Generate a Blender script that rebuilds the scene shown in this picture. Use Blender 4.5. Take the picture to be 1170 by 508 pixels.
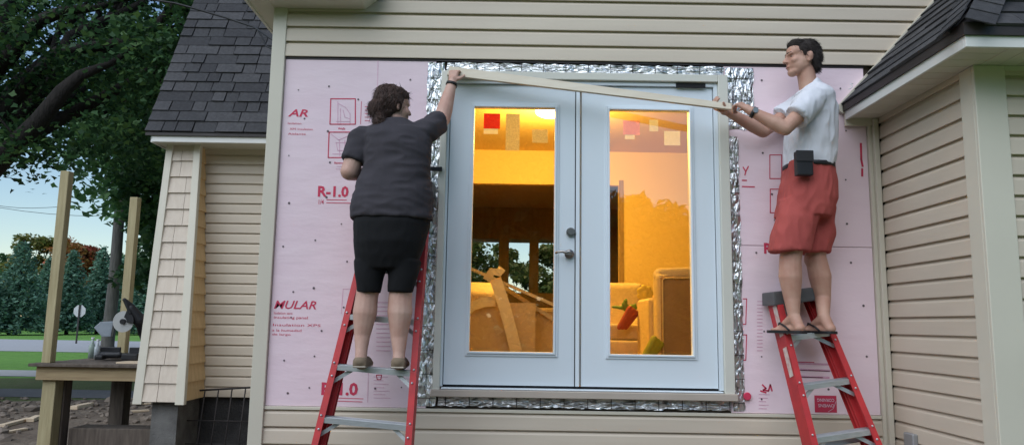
import bpy, bmesh, math, random
import numpy as np
from mathutils import Vector, Matrix, noise
R = math.radians
random.seed(11)
scn = bpy.context.scene
C = scn.collection
for o in list(bpy.data.objects): bpy.data.objects.remove(o)

# ------------------------------------------------------------------ camera
D, H, F = 4.84, 1.48, 840.0            # distance to the door wall, eye height, focal length in photo pixels
PITCH, ROLL = R(7.8), 0.016
cw = Vector((0, math.cos(PITCH), math.sin(PITCH)))
u0 = Vector((0, -math.sin(PITCH), math.cos(PITCH))); r0 = Vector((1, 0, 0))
cr = r0 * math.cos(ROLL) + u0 * math.sin(ROLL)
cu = u0 * math.cos(ROLL) - r0 * math.sin(ROLL)
cam = bpy.data.objects.new('camera', bpy.data.cameras.new('camera')); C.objects.link(cam)
m = Matrix((cr, cu, -cw)).transposed().to_4x4(); m.translation = (0, -D, H)
cam.matrix_world = m
cam.data.sensor_width = 36; cam.data.lens = F / 1170 * 36
cam.data.clip_start = 0.05; cam.data.clip_end = 900
scn.camera = cam

# ------------------------------------------------------------------ sky, sun, exposure
SUN_EL, SUN_AZ = R(44), R(214)         # azimuth clockwise from +Y: low sun behind the photographer, veiled
world = bpy.data.worlds.new('World'); scn.world = world; world.use_nodes = True
wn = world.node_tree; bg = wn.nodes['Background']
sky = wn.nodes.new('ShaderNodeTexSky'); sky.sky_type = 'NISHITA'; sky.sun_disc = False
sky.sun_elevation = SUN_EL; sky.sun_rotation = SUN_AZ
sky.air_density = 1.25; sky.dust_density = 0.0; sky.ozone_density = 3.0
wn.links.new(sky.outputs[0], bg.inputs[0]); bg.inputs[1].default_value = 0.062
sl = bpy.data.lights.new('sun', 'SUN'); sl.energy = 1.5; sl.angle = R(75); sl.color = (.96, .98, 1.0)
so = bpy.data.objects.new('sun', sl); C.objects.link(so)
sd = Vector((math.sin(SUN_AZ) * math.cos(SUN_EL), math.cos(SUN_AZ) * math.cos(SUN_EL), math.sin(SUN_EL)))
so.rotation_euler = sd.to_track_quat('Z', 'Y').to_euler()
scn.view_settings.view_transform = 'Standard'; scn.view_settings.look = 'None'
scn.view_settings.gamma = 1; scn.view_settings.use_curve_mapping = False
scn.view_settings.exposure = 1.12
scn.cycles.max_bounces = 8; scn.cycles.transparent_max_bounces = 16

def P(x, y, Y=None, Z=None):
    """photo pixel -> point on the vertical plane y=Y or the level plane z=Z"""
    d = cw * F + cr * (x - 585) + cu * (254 - y)
    t = (Y + D) / d.y if Y is not None else (Z - H) / d.z
    return Vector((0, -D, H)) + d * t

# ------------------------------------------------------------------ materials
MATS = {}
def mat(name, c1, c2=None, rough=0.6, scale=6.0, bump=0.0, bscale=60.0, metal=0.0, spec=0.4, stretch=(1, 1, 1), detail=4, sheen=0.0):
    if name in MATS: return MATS[name]
    m = bpy.data.materials.new(name); m.use_nodes = True; MATS[name] = m
    n, l = m.node_tree.nodes, m.node_tree.links
    b = n['Principled BSDF']
    b.inputs['Roughness'].default_value = rough; b.inputs['Metallic'].default_value = metal
    b.inputs['Specular IOR Level'].default_value = spec
    if sheen: b.inputs['Sheen Weight'].default_value = sheen
    tc = n.new('ShaderNodeTexCoord'); mp = n.new('ShaderNodeMapping'); mp.inputs['Scale'].default_value = stretch
    l.new(tc.outputs['Object'], mp.inputs[0])
    if c2 is None: c2 = tuple(v * 0.86 for v in c1)
    tx = n.new('ShaderNodeTexNoise'); tx.inputs['Scale'].default_value = scale; tx.inputs['Detail'].default_value = detail
    l.new(mp.outputs[0], tx.inputs[0])
    rp = n.new('ShaderNodeValToRGB'); rp.color_ramp.elements[0].position = 0.3; rp.color_ramp.elements[1].position = 0.7
    rp.color_ramp.elements[0].color = (*c2, 1); rp.color_ramp.elements[1].color = (*c1, 1)
    l.new(tx.outputs[0], rp.inputs[0])
    # a small tint of its own for every object, as real pieces have
    oi = n.new('ShaderNodeObjectInfo'); hv = n.new('ShaderNodeHueSaturation')
    mr = n.new('ShaderNodeMapRange'); mr.inputs[3].default_value = 0.95; mr.inputs[4].default_value = 1.05
    l.new(oi.outputs['Random'], mr.inputs[0]); l.new(mr.outputs[0], hv.inputs['Value'])
    l.new(rp.outputs[0], hv.inputs['Color']); l.new(hv.outputs[0], b.inputs['Base Color'])
    if bump:
        t2 = n.new('ShaderNodeTexNoise'); t2.inputs['Scale'].default_value = bscale; t2.inputs['Detail'].default_value = 5
        l.new(mp.outputs[0], t2.inputs[0])
        bp = n.new('ShaderNodeBump'); bp.inputs['Strength'].default_value = bump; bp.inputs['Distance'].default_value = 0.02
        l.new(t2.outputs[0], bp.inputs['Height']); l.new(bp.outputs[0], b.inputs['Normal'])
    return m

M_SID = mat('vinyl_siding', (.585, .505, .40), (.52, .445, .35), rough=.5, scale=2, stretch=(.5, 1, 4), bump=.05, bscale=90)
M_TRIM = mat('vinyl_trim', (.61, .57, .465), (.57, .53, .43), rough=.45, scale=2)
M_SHAKE = mat('vinyl_shake', (.60, .515, .42), (.54, .455, .365), rough=.6, scale=5, stretch=(6, 6, .6), bump=.25, bscale=25)
M_WHITE = mat('white_paint', (.78, .79, .78), (.74, .75, .75), rough=.4, scale=2)
M_DOOR = mat('door_white', (.69, .75, .79), (.66, .725, .765), rough=.42, scale=1.5)
M_CASE = mat('casing_cream', (.66, .65, .57), (.62, .61, .53), rough=.5, scale=2)
M_FASC = mat('fascia_white', (.71, .70, .66), (.66, .65, .61), rough=.45, scale=2)
M_SOFF = mat('soffit_cream', (.62, .60, .50), (.58, .56, .47), rough=.5, scale=2)
M_DRIP = mat('drip_edge_brown', (.035, .028, .026), rough=.5)
M_WALL = mat('sheathing_dark', (.10, .075, .055), (.06, .045, .035), rough=.9, scale=8)
M_FOAM = mat('pink_foam', (.82, .665, .705), (.785, .615, .665), rough=.7, scale=3.5, bump=.22, bscale=7, stretch=(.6, 1, 1.6))
M_INK = mat('red_ink', (.62, .035, .09), (.52, .05, .10), rough=.7, scale=60)
M_INK2 = mat('faded_ink', (.60, .30, .42), (.68, .42, .52), rough=.7, scale=50)
M_NAIL = mat('nail_head', (.13, .10, .11), rough=.5)
M_BLACK = mat('black_plastic', (.018, .018, .02), (.01, .01, .012), rough=.5)
M_GAP = mat('black_seal', (.012, .012, .014), rough=.8)
M_STEEL = mat('satin_nickel', (.38, .36, .33), (.32, .30, .28), rough=.32, metal=1.0)
M_ALU = mat('aluminium', (.62, .64, .65), (.50, .52, .53), rough=.42, metal=.75, scale=14, stretch=(1, 6, 6))
M_RED = mat('red_fibreglass', (.54, .034, .036), (.40, .030, .034), rough=.5, scale=11, detail=7)
M_SHINGLE = mat('asphalt_shingle', (.062, .058, .064), (.038, .036, .041), rough=.95, scale=26, bump=.7, bscale=230)
M_CONC = mat('concrete_block', (.17, .165, .155), (.09, .087, .082), rough=.95, scale=7, bump=.6, bscale=70)
M_DARKCONC = mat('tarred_block', (.045, .043, .042), (.022, .021, .021), rough=.9, scale=5, bump=.5, bscale=50)
M_REBAR = mat('dark_steel_mesh', (.03, .025, .024), rough=.7)
M_PTWOOD = mat('treated_pine', (.44, .375, .215), (.33, .27, .145), rough=.8, scale=5, stretch=(7, 7, .5), bump=.25, bscale=20)
M_PTWOODH = mat('treated_pine_beam', (.40, .30, .165), (.28, .20, .11), rough=.8, scale=5, stretch=(.5, 7, 7), bump=.25, bscale=20)
M_OLDWOOD = mat('weathered_wood', (.15, .12, .095), (.08, .062, .05), rough=.9, scale=6, stretch=(5, 5, .6), bump=.4, bscale=20)
M_NEWWOOD = mat('fresh_lumber', (.62, .50, .36), (.52, .40, .27), rough=.7, scale=5, stretch=(.5, 8, 8))
M_BARK = mat('maple_bark', (.034, .028, .025), (.016, .013, .012), rough=.95, scale=6, stretch=(3, 3, .5), bump=1.0, bscale=14)
M_GREYBARK = mat('grey_bark', (.11, .10, .095), (.06, .055, .052), rough=.95, scale=6, stretch=(3, 3, .4), bump=.8, bscale=12)
M_CABLE = mat('black_cable', (.012, .012, .013), rough=.6)
M_GALV = mat('galvanised_steel', (.42, .43, .44), (.36, .37, .38), rough=.5, metal=.6)

def leaf_mat(name, cols, trans=0.3, rough=.55):
    m = bpy.data.materials.new(name); m.use_nodes = True
    n, l = m.node_tree.nodes, m.node_tree.links
    b = n['Principled BSDF']; b.inputs['Roughness'].default_value = rough; b.inputs['Specular IOR Level'].default_value = .3
    g = n.new('ShaderNodeNewGeometry'); rp = n.new('ShaderNodeValToRGB')
    e = rp.color_ramp.elements
    while len(e) < len(cols): e.new(0.5)
    for i, c in enumerate(cols):
        e[i].position = i / (len(cols) - 1); e[i].color = (*c, 1)
    l.new(g.outputs['Random Per Island'], rp.inputs[0]); l.new(rp.outputs[0], b.inputs['Base Color'])
    t = n.new('ShaderNodeBsdfTranslucent'); l.new(rp.outputs[0], t.inputs[0])
    mx = n.new('ShaderNodeMixShader'); mx.inputs[0].default_value = trans
    out = n['Material Output']
    l.new(b.outputs[0], mx.inputs[1]); l.new(t.outputs[0], mx.inputs[2]); l.new(mx.outputs[0], out.inputs[0])
    return m
M_LEAF = leaf_mat('maple_leaves', [(.026, .068, .030), (.040, .098, .040), (.058, .132, .046), (.105, .19, .052)], .4)
M_LEAF2 = leaf_mat('maple_leaves_far', [(.040, .092, .040), (.060, .130, .050), (.090, .175, .058)], .35)
M_SPRUCE = leaf_mat('spruce_needles', [(.085, .17, .125), (.125, .24, .17), (.18, .32, .22)], .3)
M_AUT_Y = leaf_mat('yellowing_leaves', [(.08, .12, .03), (.16, .17, .04), (.22, .18, .05)], .3)
M_AUT_R = leaf_mat('red_leaves', [(.20, .045, .03), (.32, .075, .04), (.14, .10, .04)], .3)

# ------------------------------------------------------------------ helpers
def tag(o, label=None, cat=None, group=None, kind=None):
    if label: o['label'] = label
    if cat: o['category'] = cat
    if group: o['group'] = group
    if kind: o['kind'] = kind
    return o
def empty(name, loc=(0, 0, 0), rz=0, parent=None):
    o = bpy.data.objects.new(name, None); C.objects.link(o); o.empty_display_size = .1
    o.location = loc; o.rotation_euler.z = rz
    if parent: o.parent = parent
    return o
bpy.context.view_layer.update()
def link(name, me, material=None, parent=None, local=False):
    """link a mesh given in world coordinates (or the parent's, with local) under its thing"""
    o = bpy.data.objects.new(name, me); C.objects.link(o)
    if material and not me.materials: me.materials.append(material)
    if parent:
        o.parent = parent
        if not local:
            mw = Matrix.Identity(4); p = parent
            chain = []
            while p: chain.append(p); p = p.parent
            for q in reversed(chain): mw = mw @ (q.matrix_parent_inverse @ q.matrix_basis)
            o.matrix_parent_inverse = mw.inverted()
    return o
def mesh_of(bm, name='m', smooth=False):
    bmesh.ops.recalc_face_normals(bm, faces=bm.faces)
    me = bpy.data.meshes.new(name); bm.to_mesh(me); bm.free()
    if smooth: me.polygons.foreach_set('use_smooth', [True] * len(me.polygons))
    return me
def box(bm, lo, hi, M=None):
    x0, y0, z0 = lo; x1, y1, z1 = hi
    vs = [bm.verts.new(v) for v in ((x0,y0,z0),(x1,y0,z0),(x1,y1,z0),(x0,y1,z0),(x0,y0,z1),(x1,y0,z1),(x1,y1,z1),(x0,y1,z1))]
    if M is not None:
        for v in vs: v.co = M @ v.co
    fs = [bm.faces.new([vs[i] for i in f]) for f in ((0,1,2,3),(7,6,5,4),(0,4,5,1),(1,5,6,2),(2,6,7,3),(3,7,4,0))]
    return vs
def bevel(bm, w, seg=1):
    bmesh.ops.bevel(bm, geom=bm.edges[:], offset=w, segments=seg, profile=.7, affect='EDGES')
def boxo(name, lo, hi, material, parent=None, bev=0.0, M=None):
    bm = bmesh.new(); box(bm, lo, hi, M)
    if bev: bevel(bm, bev)
    return link(name, mesh_of(bm, name), material, parent)
def prism(bm, pts, off):
    """closed prism: polygon pts (3d list) extruded by vector off"""
    a = [bm.verts.new(p) for p in pts]; b = [bm.verts.new(Vector(p) + Vector(off)) for p in pts]
    n = len(pts)
    bm.faces.new(a); bm.faces.new(b[::-1])
    for i in range(n): bm.faces.new((a[i], b[i], b[(i + 1) % n], a[(i + 1) % n]))
def prismo(name, pts, off, material, parent=None, bev=0):
    bm = bmesh.new(); prism(bm, pts, off)
    if bev: bevel(bm, bev)
    return link(name, mesh_of(bm, name), material, parent)
def basis(d):
    d = Vector(d).normalized(); a = Vector((0, 0, 1)) if abs(d.z) < .9 else Vector((1, 0, 0))
    x = a.cross(d).normalized(); return x, d.cross(x)
def tube(bm, pts, rad, n=8, cap=True):
    pts = [Vector(p) for p in pts]; rings = []
    x = None
    for i, p in enumerate(pts):
        d = (pts[min(i + 1, len(pts) - 1)] - pts[max(i - 1, 0)]).normalized()
        if x is None: x, y = basis(d)
        else:
            x = (x - d * x.dot(d)).normalized(); y = d.cross(x)
        r = rad[i] if isinstance(rad, (list, tuple)) else rad
        rings.append([bm.verts.new(p + (x * math.cos(k / n * 2 * math.pi) + y * math.sin(k / n * 2 * math.pi)) * r) for k in range(n)])
    for a, b in zip(rings, rings[1:]):
        for k in range(n): bm.faces.new((a[k], a[(k + 1) % n], b[(k + 1) % n], b[k]))
    if cap: bm.faces.new(rings[0][::-1]); bm.faces.new(rings[-1])
def tubeo(name, pts, rad, material, parent=None, n=8, smooth=True):
    bm = bmesh.new(); tube(bm, pts, rad, n); return link(name, mesh_of(bm, name, smooth), material, parent)
def sheet(name, pts, material, thick=None, kind='structure'):
    bm = bmesh.new(); bm.faces.new([bm.verts.new(p) for p in pts])
    o = link(name, mesh_of(bm, name), material); tag(o, kind=kind); return o

# -- organic volumes: capsules, ellipsoids and lofts fused into one continuous skin
def capsule(bm, p0, r0_, p1, r1_, n=14, k=4):
    p0, p1 = Vector(p0), Vector(p1); d = (p1 - p0)
    if d.length < 1e-6: d = Vector((0, 0, 1e-4))
    dn = d.normalized(); pts = []; rr = []
    for i in range(k, 0, -1):
        a = i / k * math.pi / 2 * .96; pts.append(p0 - dn * r0_ * math.sin(a)); rr.append(r0_ * math.cos(a))
    pts.append(p0); rr.append(r0_); pts.append(p1); rr.append(r1_)
    for i in range(1, k + 1):
        a = i / k * math.pi / 2 * .96; pts.append(p1 + dn * r1_ * math.sin(a)); rr.append(r1_ * math.cos(a))
    tube(bm, pts, rr, n)
def ellipsoid(bm, c, r, rot=None):
    M = Matrix.Translation(c) @ (rot.to_4x4() if rot else Matrix.Identity(4)) @ Matrix.Diagonal((*r, 1))
    bmesh.ops.create_uvsphere(bm, u_segments=20, v_segments=12, radius=1, matrix=M)
def loft(bm, rings, n=28, sq=2.3):
    """rings: (centre, half-vector a, half-vector b): superellipse sections joined bottom to top"""
    L = []
    for c, a, b in rings:
        c, a, b = Vector(c), Vector(a), Vector(b); ring = []
        for k in range(n):
            t = k / n * 2 * math.pi; ct, st = math.cos(t), math.sin(t)
            ring.append(bm.verts.new(c + a * math.copysign(abs(ct) ** (2 / sq), ct) + b * math.copysign(abs(st) ** (2 / sq), st)))
        L.append(ring)
    for p, q in zip(L, L[1:]):
        for k in range(n): bm.faces.new((p[k], p[(k + 1) % n], q[(k + 1) % n], q[k]))
    bm.faces.new(L[0][::-1]); bm.faces.new(L[-1])
def fuse(name, bm, material, parent, voxel=.006, smooth=6, wr=0.0, wfreq=9.0, wstretch=(1, 1, 1), fine=0.0, ffreq=40):
    bmesh.ops.recalc_face_normals(bm, faces=bm.faces)
    me = bpy.data.meshes.new(name); bm.to_mesh(me); bm.free()
    t = bpy.data.objects.new('tmp', me); C.objects.link(t)
    md = t.modifiers.new('r', 'REMESH'); md.mode = 'VOXEL'; md.voxel_size = voxel
    ms = t.modifiers.new('s', 'SMOOTH'); ms.factor = .5; ms.iterations = smooth
    dg = bpy.context.evaluated_depsgraph_get()
    out = bpy.data.meshes.new_from_object(t.evaluated_get(dg)); out.name = name
    bpy.data.objects.remove(t)
    if wr or fine:
        no = [v.normal.copy() for v in out.vertices]
        for v, nn in zip(out.vertices, no):
            q = Vector((v.co.x * wstretch[0], v.co.y * wstretch[1], v.co.z * wstretch[2]))
            d = 0
            if wr: d += wr * (noise.noise(q * wfreq) + .5 * (1 - 2 * abs(noise.noise(q * wfreq * 1.9 + Vector((7, 3, 1))))))
            if fine: d += fine * noise.noise(q * ffreq)
            v.co += nn * d
    out.polygons.foreach_set('use_smooth', [True] * len(out.polygons))
    out.materials.clear()
    return link(name, out, material, parent)

# ================================================================== GROUND AND ROADS
def ground_mat(name, cols, scale, bump=.5, bscale=30, big=.25):
    m = bpy.data.materials.new(name); m.use_nodes = True
    n, l = m.node_tree.nodes, m.node_tree.links; b = n['Principled BSDF']
    b.inputs['Roughness'].default_value = .95; b.inputs['Specular IOR Level'].default_value = .2
    tc = n.new('ShaderNodeTexCoord')
    a = n.new('ShaderNodeTexNoise'); a.inputs['Scale'].default_value = scale; a.inputs['Detail'].default_value = 8
    c = n.new('ShaderNodeTexNoise'); c.inputs['Scale'].default_value = big; c.inputs['Detail'].default_value = 3
    l.new(tc.outputs['Object'], a.inputs[0]); l.new(tc.outputs['Object'], c.inputs[0])
    mi = n.new('ShaderNodeMix'); mi.inputs[0].default_value = .45
    l.new(a.outputs[0], mi.inputs[2]); l.new(c.outputs[0], mi.inputs[3])
    rp = n.new('ShaderNodeValToRGB'); e = rp.color_ramp.elements
    while len(e) < len(cols): e.new(.5)
    for i, q in enumerate(cols): e[i].position = .3 + .4 * i / (len(cols) - 1); e[i].color = (*q, 1)
    l.new(mi.outputs[0], rp.inputs[0]); l.new(rp.outputs[0], b.inputs[0])
    t2 = n.new('ShaderNodeTexNoise'); t2.inputs['Scale'].default_value = bscale; t2.inputs['Detail'].default_value = 8
    l.new(tc.outputs['Object'], t2.inputs[0])
    bp = n.new('ShaderNodeBump'); bp.inputs['Strength'].default_value = bump; bp.inputs['Distance'].default_value = .08
    l.new(t2.outputs[0], bp.inputs['Height']); l.new(bp.outputs[0], b.inputs['Normal'])
    return m
G_GRASS = ground_mat('lawn', [(.085, .19, .038), (.13, .27, .052), (.17, .32, .07)], 3.0, .6, 25, .12)
G_DIRT = ground_mat('bare_soil', [(.075, .055, .042), (.135, .105, .08), (.20, .165, .125)], 1.6, .9, 9, .5)
G_ROAD = ground_mat('pale_asphalt', [(.33, .33, .34), (.38, .38, .385)], 5.0, .2, 40, .1)
G_WALK = ground_mat('concrete_walk', [(.33, .325, .32), (.42, .415, .40)], 4.0, .2, 40, .3)
G_DRIVE = ground_mat('dark_asphalt', [(.10, .10, .105), (.14, .14, .145)], 6.0, .4, 40, .3)
G_WORN = ground_mat('worn_grass', [(.07, .085, .035), (.09, .115, .04), (.12, .10, .06)], 2.0, .8, 20, .4)
S = 450
sheet('ground', [(-S, -S, 0), (S, -S, 0), (S, S, 0), (-S, S, 0)], G_GRASS)
sheet('worn_lawn', [(-22, -6, .004), (3.5, -7.5, .004), (6, 14, .004), (-9, 13.6, .004), (-14, 12.6, .004), (-20, 12.0, .004)], G_WORN)
rnd = random.Random(4)
pts = []
for k in range(40):
    t = k / 40 * 2 * math.pi; q = 1 + .09 * rnd.uniform(-1, 1)
    pts.append((-4 + 9.2 * math.cos(t) * q, 2.2 + 7.6 * math.sin(t) * q, .008))
sheet('bare_dirt', pts, G_DIRT)
sheet('driveway', [(-11.4, 8.9, .012), (-2, 8.9, .012), (-2, 10.4, .012), (-10.6, 10.4, .012)], G_DRIVE)
sheet('sidewalk', [(-60, 13.2, .012), (6, 13.6, .012), (6, 15.6, .012), (-60, 15.4, .012)], G_WALK)
sheet('road', [(-160, 26.5, .012), (80, 26.0, .012), (80, 40.5, .012), (-160, 42.5, .012)], G_ROAD)

# ================================================================== HOUSE
house = empty('house', (0, 0, 0))
tag(house, 'beige vinyl-sided house with a white double door and dark shingle roofs', 'house')
E_ROW = .1075
def siding_mesh(L, e=E_ROW):
    """one lapped board along +x, face towards -y, hanging edge at z=0"""
    prof = [(0.0, 0.004), (-.020, .0), (-.0215, .003), (-.0215, .008), (-.0175, .74 * e), (-.013, .82 * e), (-.002, .93 * e), (-.001, e + .006), (0.0, e + .006)]
    bm = bmesh.new(); prism(bm, [(0, y, z) for y, z in prof], (L, 0, 0)); return mesh_of(bm, 'siding_board')
def siding(parent, x0, x1, z_bottoms, y=0.0, rz=0, origin=None, lens=None):
    cache = {}
    for i, z in enumerate(z_bottoms):
        L = round((lens[i] if lens else x1 - x0), 3)
        if L not in cache:
            cache[L] = siding_mesh(L); cache[L].materials.append(M_SID)
        o = bpy.data.objects.new('siding_board', cache[L]); C.objects.link(o); o.parent = parent
        if origin: o.location = (origin[0], origin[1], z); o.rotation_euler.z = rz
        else: o.location = (x0, y, z)

XL, XR = -1.66, 2.45                  # outer left corner, inner right corner of the door wall
ZT, ZB = 3.262, .925                  # the siding is stripped between these heights
# --- door wall backing with the door opening
bm = bmesh.new()
box(bm, (XL + .02, .022, .30), (-.46, .15, 5.0)); box(bm, (1.385, .022, .30), (5.6, .15, 5.0))
box(bm, (-.46, .022, 3.12), (1.385, .15, 5.0)); box(bm, (-.46, .022, .30), (1.385, .15, 1.045))
prism(bm, [(XL + .02, .022, 5.0), (5.6, .022, 5.0), (2.0, .022, 8.2)], (0, .128, 0))
wall = link('door_wall', mesh_of(bm), M_WALL, house)
for z in (0,): pass
up = empty('upper_siding', (0, 0, 0), parent=house)
siding(up, XL + .085, 5.5, [ZT + k * E_ROW for k in range(15)], y=.004)
boxo('gable_panel', (XL + .085, .004, ZT + 15 * E_ROW), (5.5, .02, 5.0), M_SID, up)
lowz = [ZB - E_ROW * (k + 1) - .012 for k in range(5)]
lo_ = empty('lower_siding', (0, 0, 0), parent=house)
siding(lo_, XL + .085, XR - .06, lowz, y=.012)
boxo('starter_strip', (XL + .09, -.010, ZB - .014), (XR - .06, .02, ZB + .006), M_TRIM, lo_, .002)
boxo('shadow_strip', (XL + .09, -.004, ZT - .016), (XR - .06, .0215, ZT - .004), M_DRIP, up)  # dark strip: the shadow line below the siding, put in as colour
boxo('foundation', (XL + .01, .03, -.2), (5.6, .2, .30), M_CONC, house)
# --- corner posts of the door wall
bm = bmesh.new(); box(bm, (XL, -.024, .29), (XL + .092, .0, 4.9)); box(bm, (XL, .0, .29), (XL + .022, .09, 4.9)); box(bm, (XL + .074, -.0, .29), (XL + .092, .018, 4.9))
bevel(bm, .003)
link('corner_board', mesh_of(bm), M_TRIM, house)
bm = bmesh.new(); box(bm, (XR - .06, -.022, .29), (XR - .036, .02, 2.878)); box(bm, (XR - .036, -.05, .29), (XR - .002, .02, 2.878)); bevel(bm, .003)
link('inside_corner_post', mesh_of(bm), M_TRIM, house)
# --- side wall of the main block (faces left)
sw = boxo('side_wall', (XL + .02, .09, .30), (XL + .12, 3.1, 3.62), M_WALL, house)
siding(sw, 0, 0, [.32 + k * E_ROW for k in range(30)], rz=-math.pi / 2, origin=(XL + .018, 3.08), lens=[2.99] * 30)

# --- eave with cornice return at the top left
ZE = 3.60
ev = empty('eave', (0, 0, 0), parent=house)
boxo('soffit', (-1.80, -.20, ZE), (XL, 3.0, ZE + .02), M_SOFF, ev)
boxo('fascia', (-1.815, -.215, ZE - .012), (-1.80, 3.0, ZE + .15), M_FASC, ev)
boxo('drip_edge', (-1.835, -.23, ZE + .012), (-1.8152, 3.0, ZE + .17), M_DRIP, ev)
prismo('cornice_return', [(-1.80, -.205, ZE + .003), (-1.03, -.205, ZE + .003), (-.93, -.205, ZE + .09), (-.93, -.205, ZE + .16), (-1.80, -.205, ZE + .16)], (0, .19, 0), M_SOFF, ev, .004)
boxo('return_flashing', (-1.79, -.222, ZE + .162), (-.90, -.03, ZE + .175), M_DRIP, ev)
# --- main gable roof above the frame, overhang deepened to shade the upper siding
bm = bmesh.new()
for (xa, za, xb, zb) in ((-1.86, 3.80, 2.0, 8.35), (5.86, 3.80, 2.0, 8.35)):
    prism(bm, [(xa, -.42, za), (xb, -.42, zb), (xb, -.42, zb + .1), (xa, -.42, za + .1)], (0, 9.4, 0))
link('main_roof', mesh_of(bm), M_SHINGLE, house)
boxo('rear_wall', (XL + .12, 8.55, 2.95), (5.6, 8.65, 5.0), M_SID, house)

# --- foam boards, with print, seams and nails
def ribbon(bm, pts, w, Y):
    pts = [Vector(p) for p in pts]
    for a, b in zip(pts, pts[1:]):
        d = (b - a); d.y = 0
        if d.length < 1e-5: continue
        d.normalize(); n_ = Vector((-d.z, 0, d.x)) * w / 2
        q = [a - d * w * .3 + n_, b + d * w * .3 + n_, b + d * w * .3 - n_, a - d * w * .3 - n_]
        bm.faces.new([bm.verts.new((v.x, Y, v.z)) for v in q])
PY = -.0015
def strokes(parent, polys, w, material=None, Y=PY, name='printed_drawing'):
    for k, pl in enumerate(polys):
        bm = bmesh.new(); ribbon(bm, [P(x, y, Y=0) for x, y in pl], w, Y - .0002 * (k % 3))
        me = bpy.data.meshes.new(name); bm.to_mesh(me); bm.free(); link(name, me, material or M_INK, parent)
def text(parent, s, px, py, h, width=None, shear=0.0, bold=0.0, flip=False, material=None, Y=PY, name='lettering'):
    """flat lettering on a wall plane: lower left corner at the pixel, cap height h metres"""
    cv = bpy.data.curves.new('t', 'FONT'); cv.body = s; cv.size = 1; cv.shear = shear; cv.offset = bold; cv.resolution_u = 2
    t = bpy.data.objects.new('t', cv); C.objects.link(t)
    dg = bpy.context.evaluated_depsgraph_get(); me = bpy.data.meshes.new_from_object(t.evaluated_get(dg))
    bpy.data.objects.remove(t); me.name = name
    xs = [v.co.x for v in me.vertices]; ys = [v.co.y for v in me.vertices]
    x0, x1, y0, y1 = min(xs), max(xs), 0 if min(ys) > -.2 else 0, max(ys)
    k = h / y1; kx = width / (x1 - x0) if width else k
    o = P(px, py, Y=0)
    for v in me.vertices:
        a, b = (v.co.x - x0) * kx, v.co.y * k
        if flip: a, b = -a, -b
        v.co = (o.x + a, Y, o.z + b)
    me.materials.clear()
    return link(name, me, material or M_INK, parent)
def nails(parent, x0, x1, z0, z1, seed):
    rr = random.Random(seed); bm = bmesh.new()
    x = x0 + .06
    while x < x1:
        z = z0 + rr.uniform(.05, .15)
        while z < z1:
            cx, cz = x + rr.uniform(-.05, .05), z; r_ = rr.uniform(.005, .0085)
            bm.faces.new([bm.verts.new((cx + r_ * math.cos(t * math.pi / 4), -.0024, cz + r_ * math.sin(t * math.pi / 4))) for t in range(8)])
            z += rr.uniform(.16, .34)
        x += rr.uniform(.15, .26)
    me = bpy.data.meshes.new('nail_heads'); bm.to_mesh(me); bm.free()
    return tag(link('nail_heads', me, M_NAIL, parent), kind='stuff')
fl = boxo('foam_board', (XL + .094, 0, ZB + .008), (-.535, .021, ZT - .017), M_FOAM, house, .002)
fru = boxo('foam_board', (1.43, 0, 2.0155), (XR - .062, .021, ZT - .017), M_FOAM, house, .003)
frl = boxo('foam_board', (1.43, 0, ZB + .008), (XR - .062, .021, 2.0125), M_FOAM, house, .003)
fl['label'] = 'pink foam board with red lettering left of the door'
fru['label'] = 'upper pink foam board behind the man'
frl['label'] = 'lower pink foam board behind the right ladder, printed upside down'
nails(fl, -1.52, -.62, .95, 3.2, 1); nails(fru, 1.64, 2.36, 2.04, 3.2, 2); nails(frl, 1.56, 2.36, .95, 2.0, 3)
# left board: upper print
text(fl, 'AR', 329, 133, .050, .135, shear=.25, bold=.02)
for s, x, y, w_ in (('Isolation', 329, 142, .09), ('XPS Insulation', 331, 148.5, .155), ('Aislante', 329, 154, .12)): text(fl, s, x, y, .014, w_)
strokes(fl, [[(378, 113), (406, 113), (406, 142), (377, 142), (378, 113)], [(376, 151), (403, 151), (403, 180), (375, 180), (376, 151)]], .007)
strokes(fl, [[(386, 116), (386, 141)], [(386, 118), (395, 123), (400, 130), (400, 141)], [(389, 124), (389, 141)], [(392, 126), (394, 134), (400, 136)], [(384, 139), (400, 139)],
             [(378, 153), (387, 160), (401, 154)], [(384, 163), (397, 163), (395, 172), (386, 172), (384, 163)], [(388, 160), (388, 178)], [(394, 160), (394, 178)], [(380, 176), (401, 176)]], .0035, M_INK2)
text(fl, 'Walls', 386, 148, .014, .05, bold=.02); text(fl, 'Basement', 382, 187, .013, .075, bold=.02)
strokes(fl, [[(413, 116), (412, 142)], [(417, 122), (424, 122)], [(417, 126), (427, 126)], [(417, 130), (425, 130)], [(417, 134), (427, 134)], [(417, 138), (423, 138)]], .0035)
strokes(fl, [[(385, 190), (402, 190.3)], [(384, 193), (396, 193.2)], [(432, 68), (431, 108)]], .003, M_INK2)
text(fl, 'R-1.0', 363, 224, .071, .205, bold=.035)
text(fl, '1/4', 364, 233, .030, .034, bold=.01); strokes(fl, [[(373, 228), (396, 228.4)], [(373, 231.5), (401, 232)]], .0045)
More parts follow.
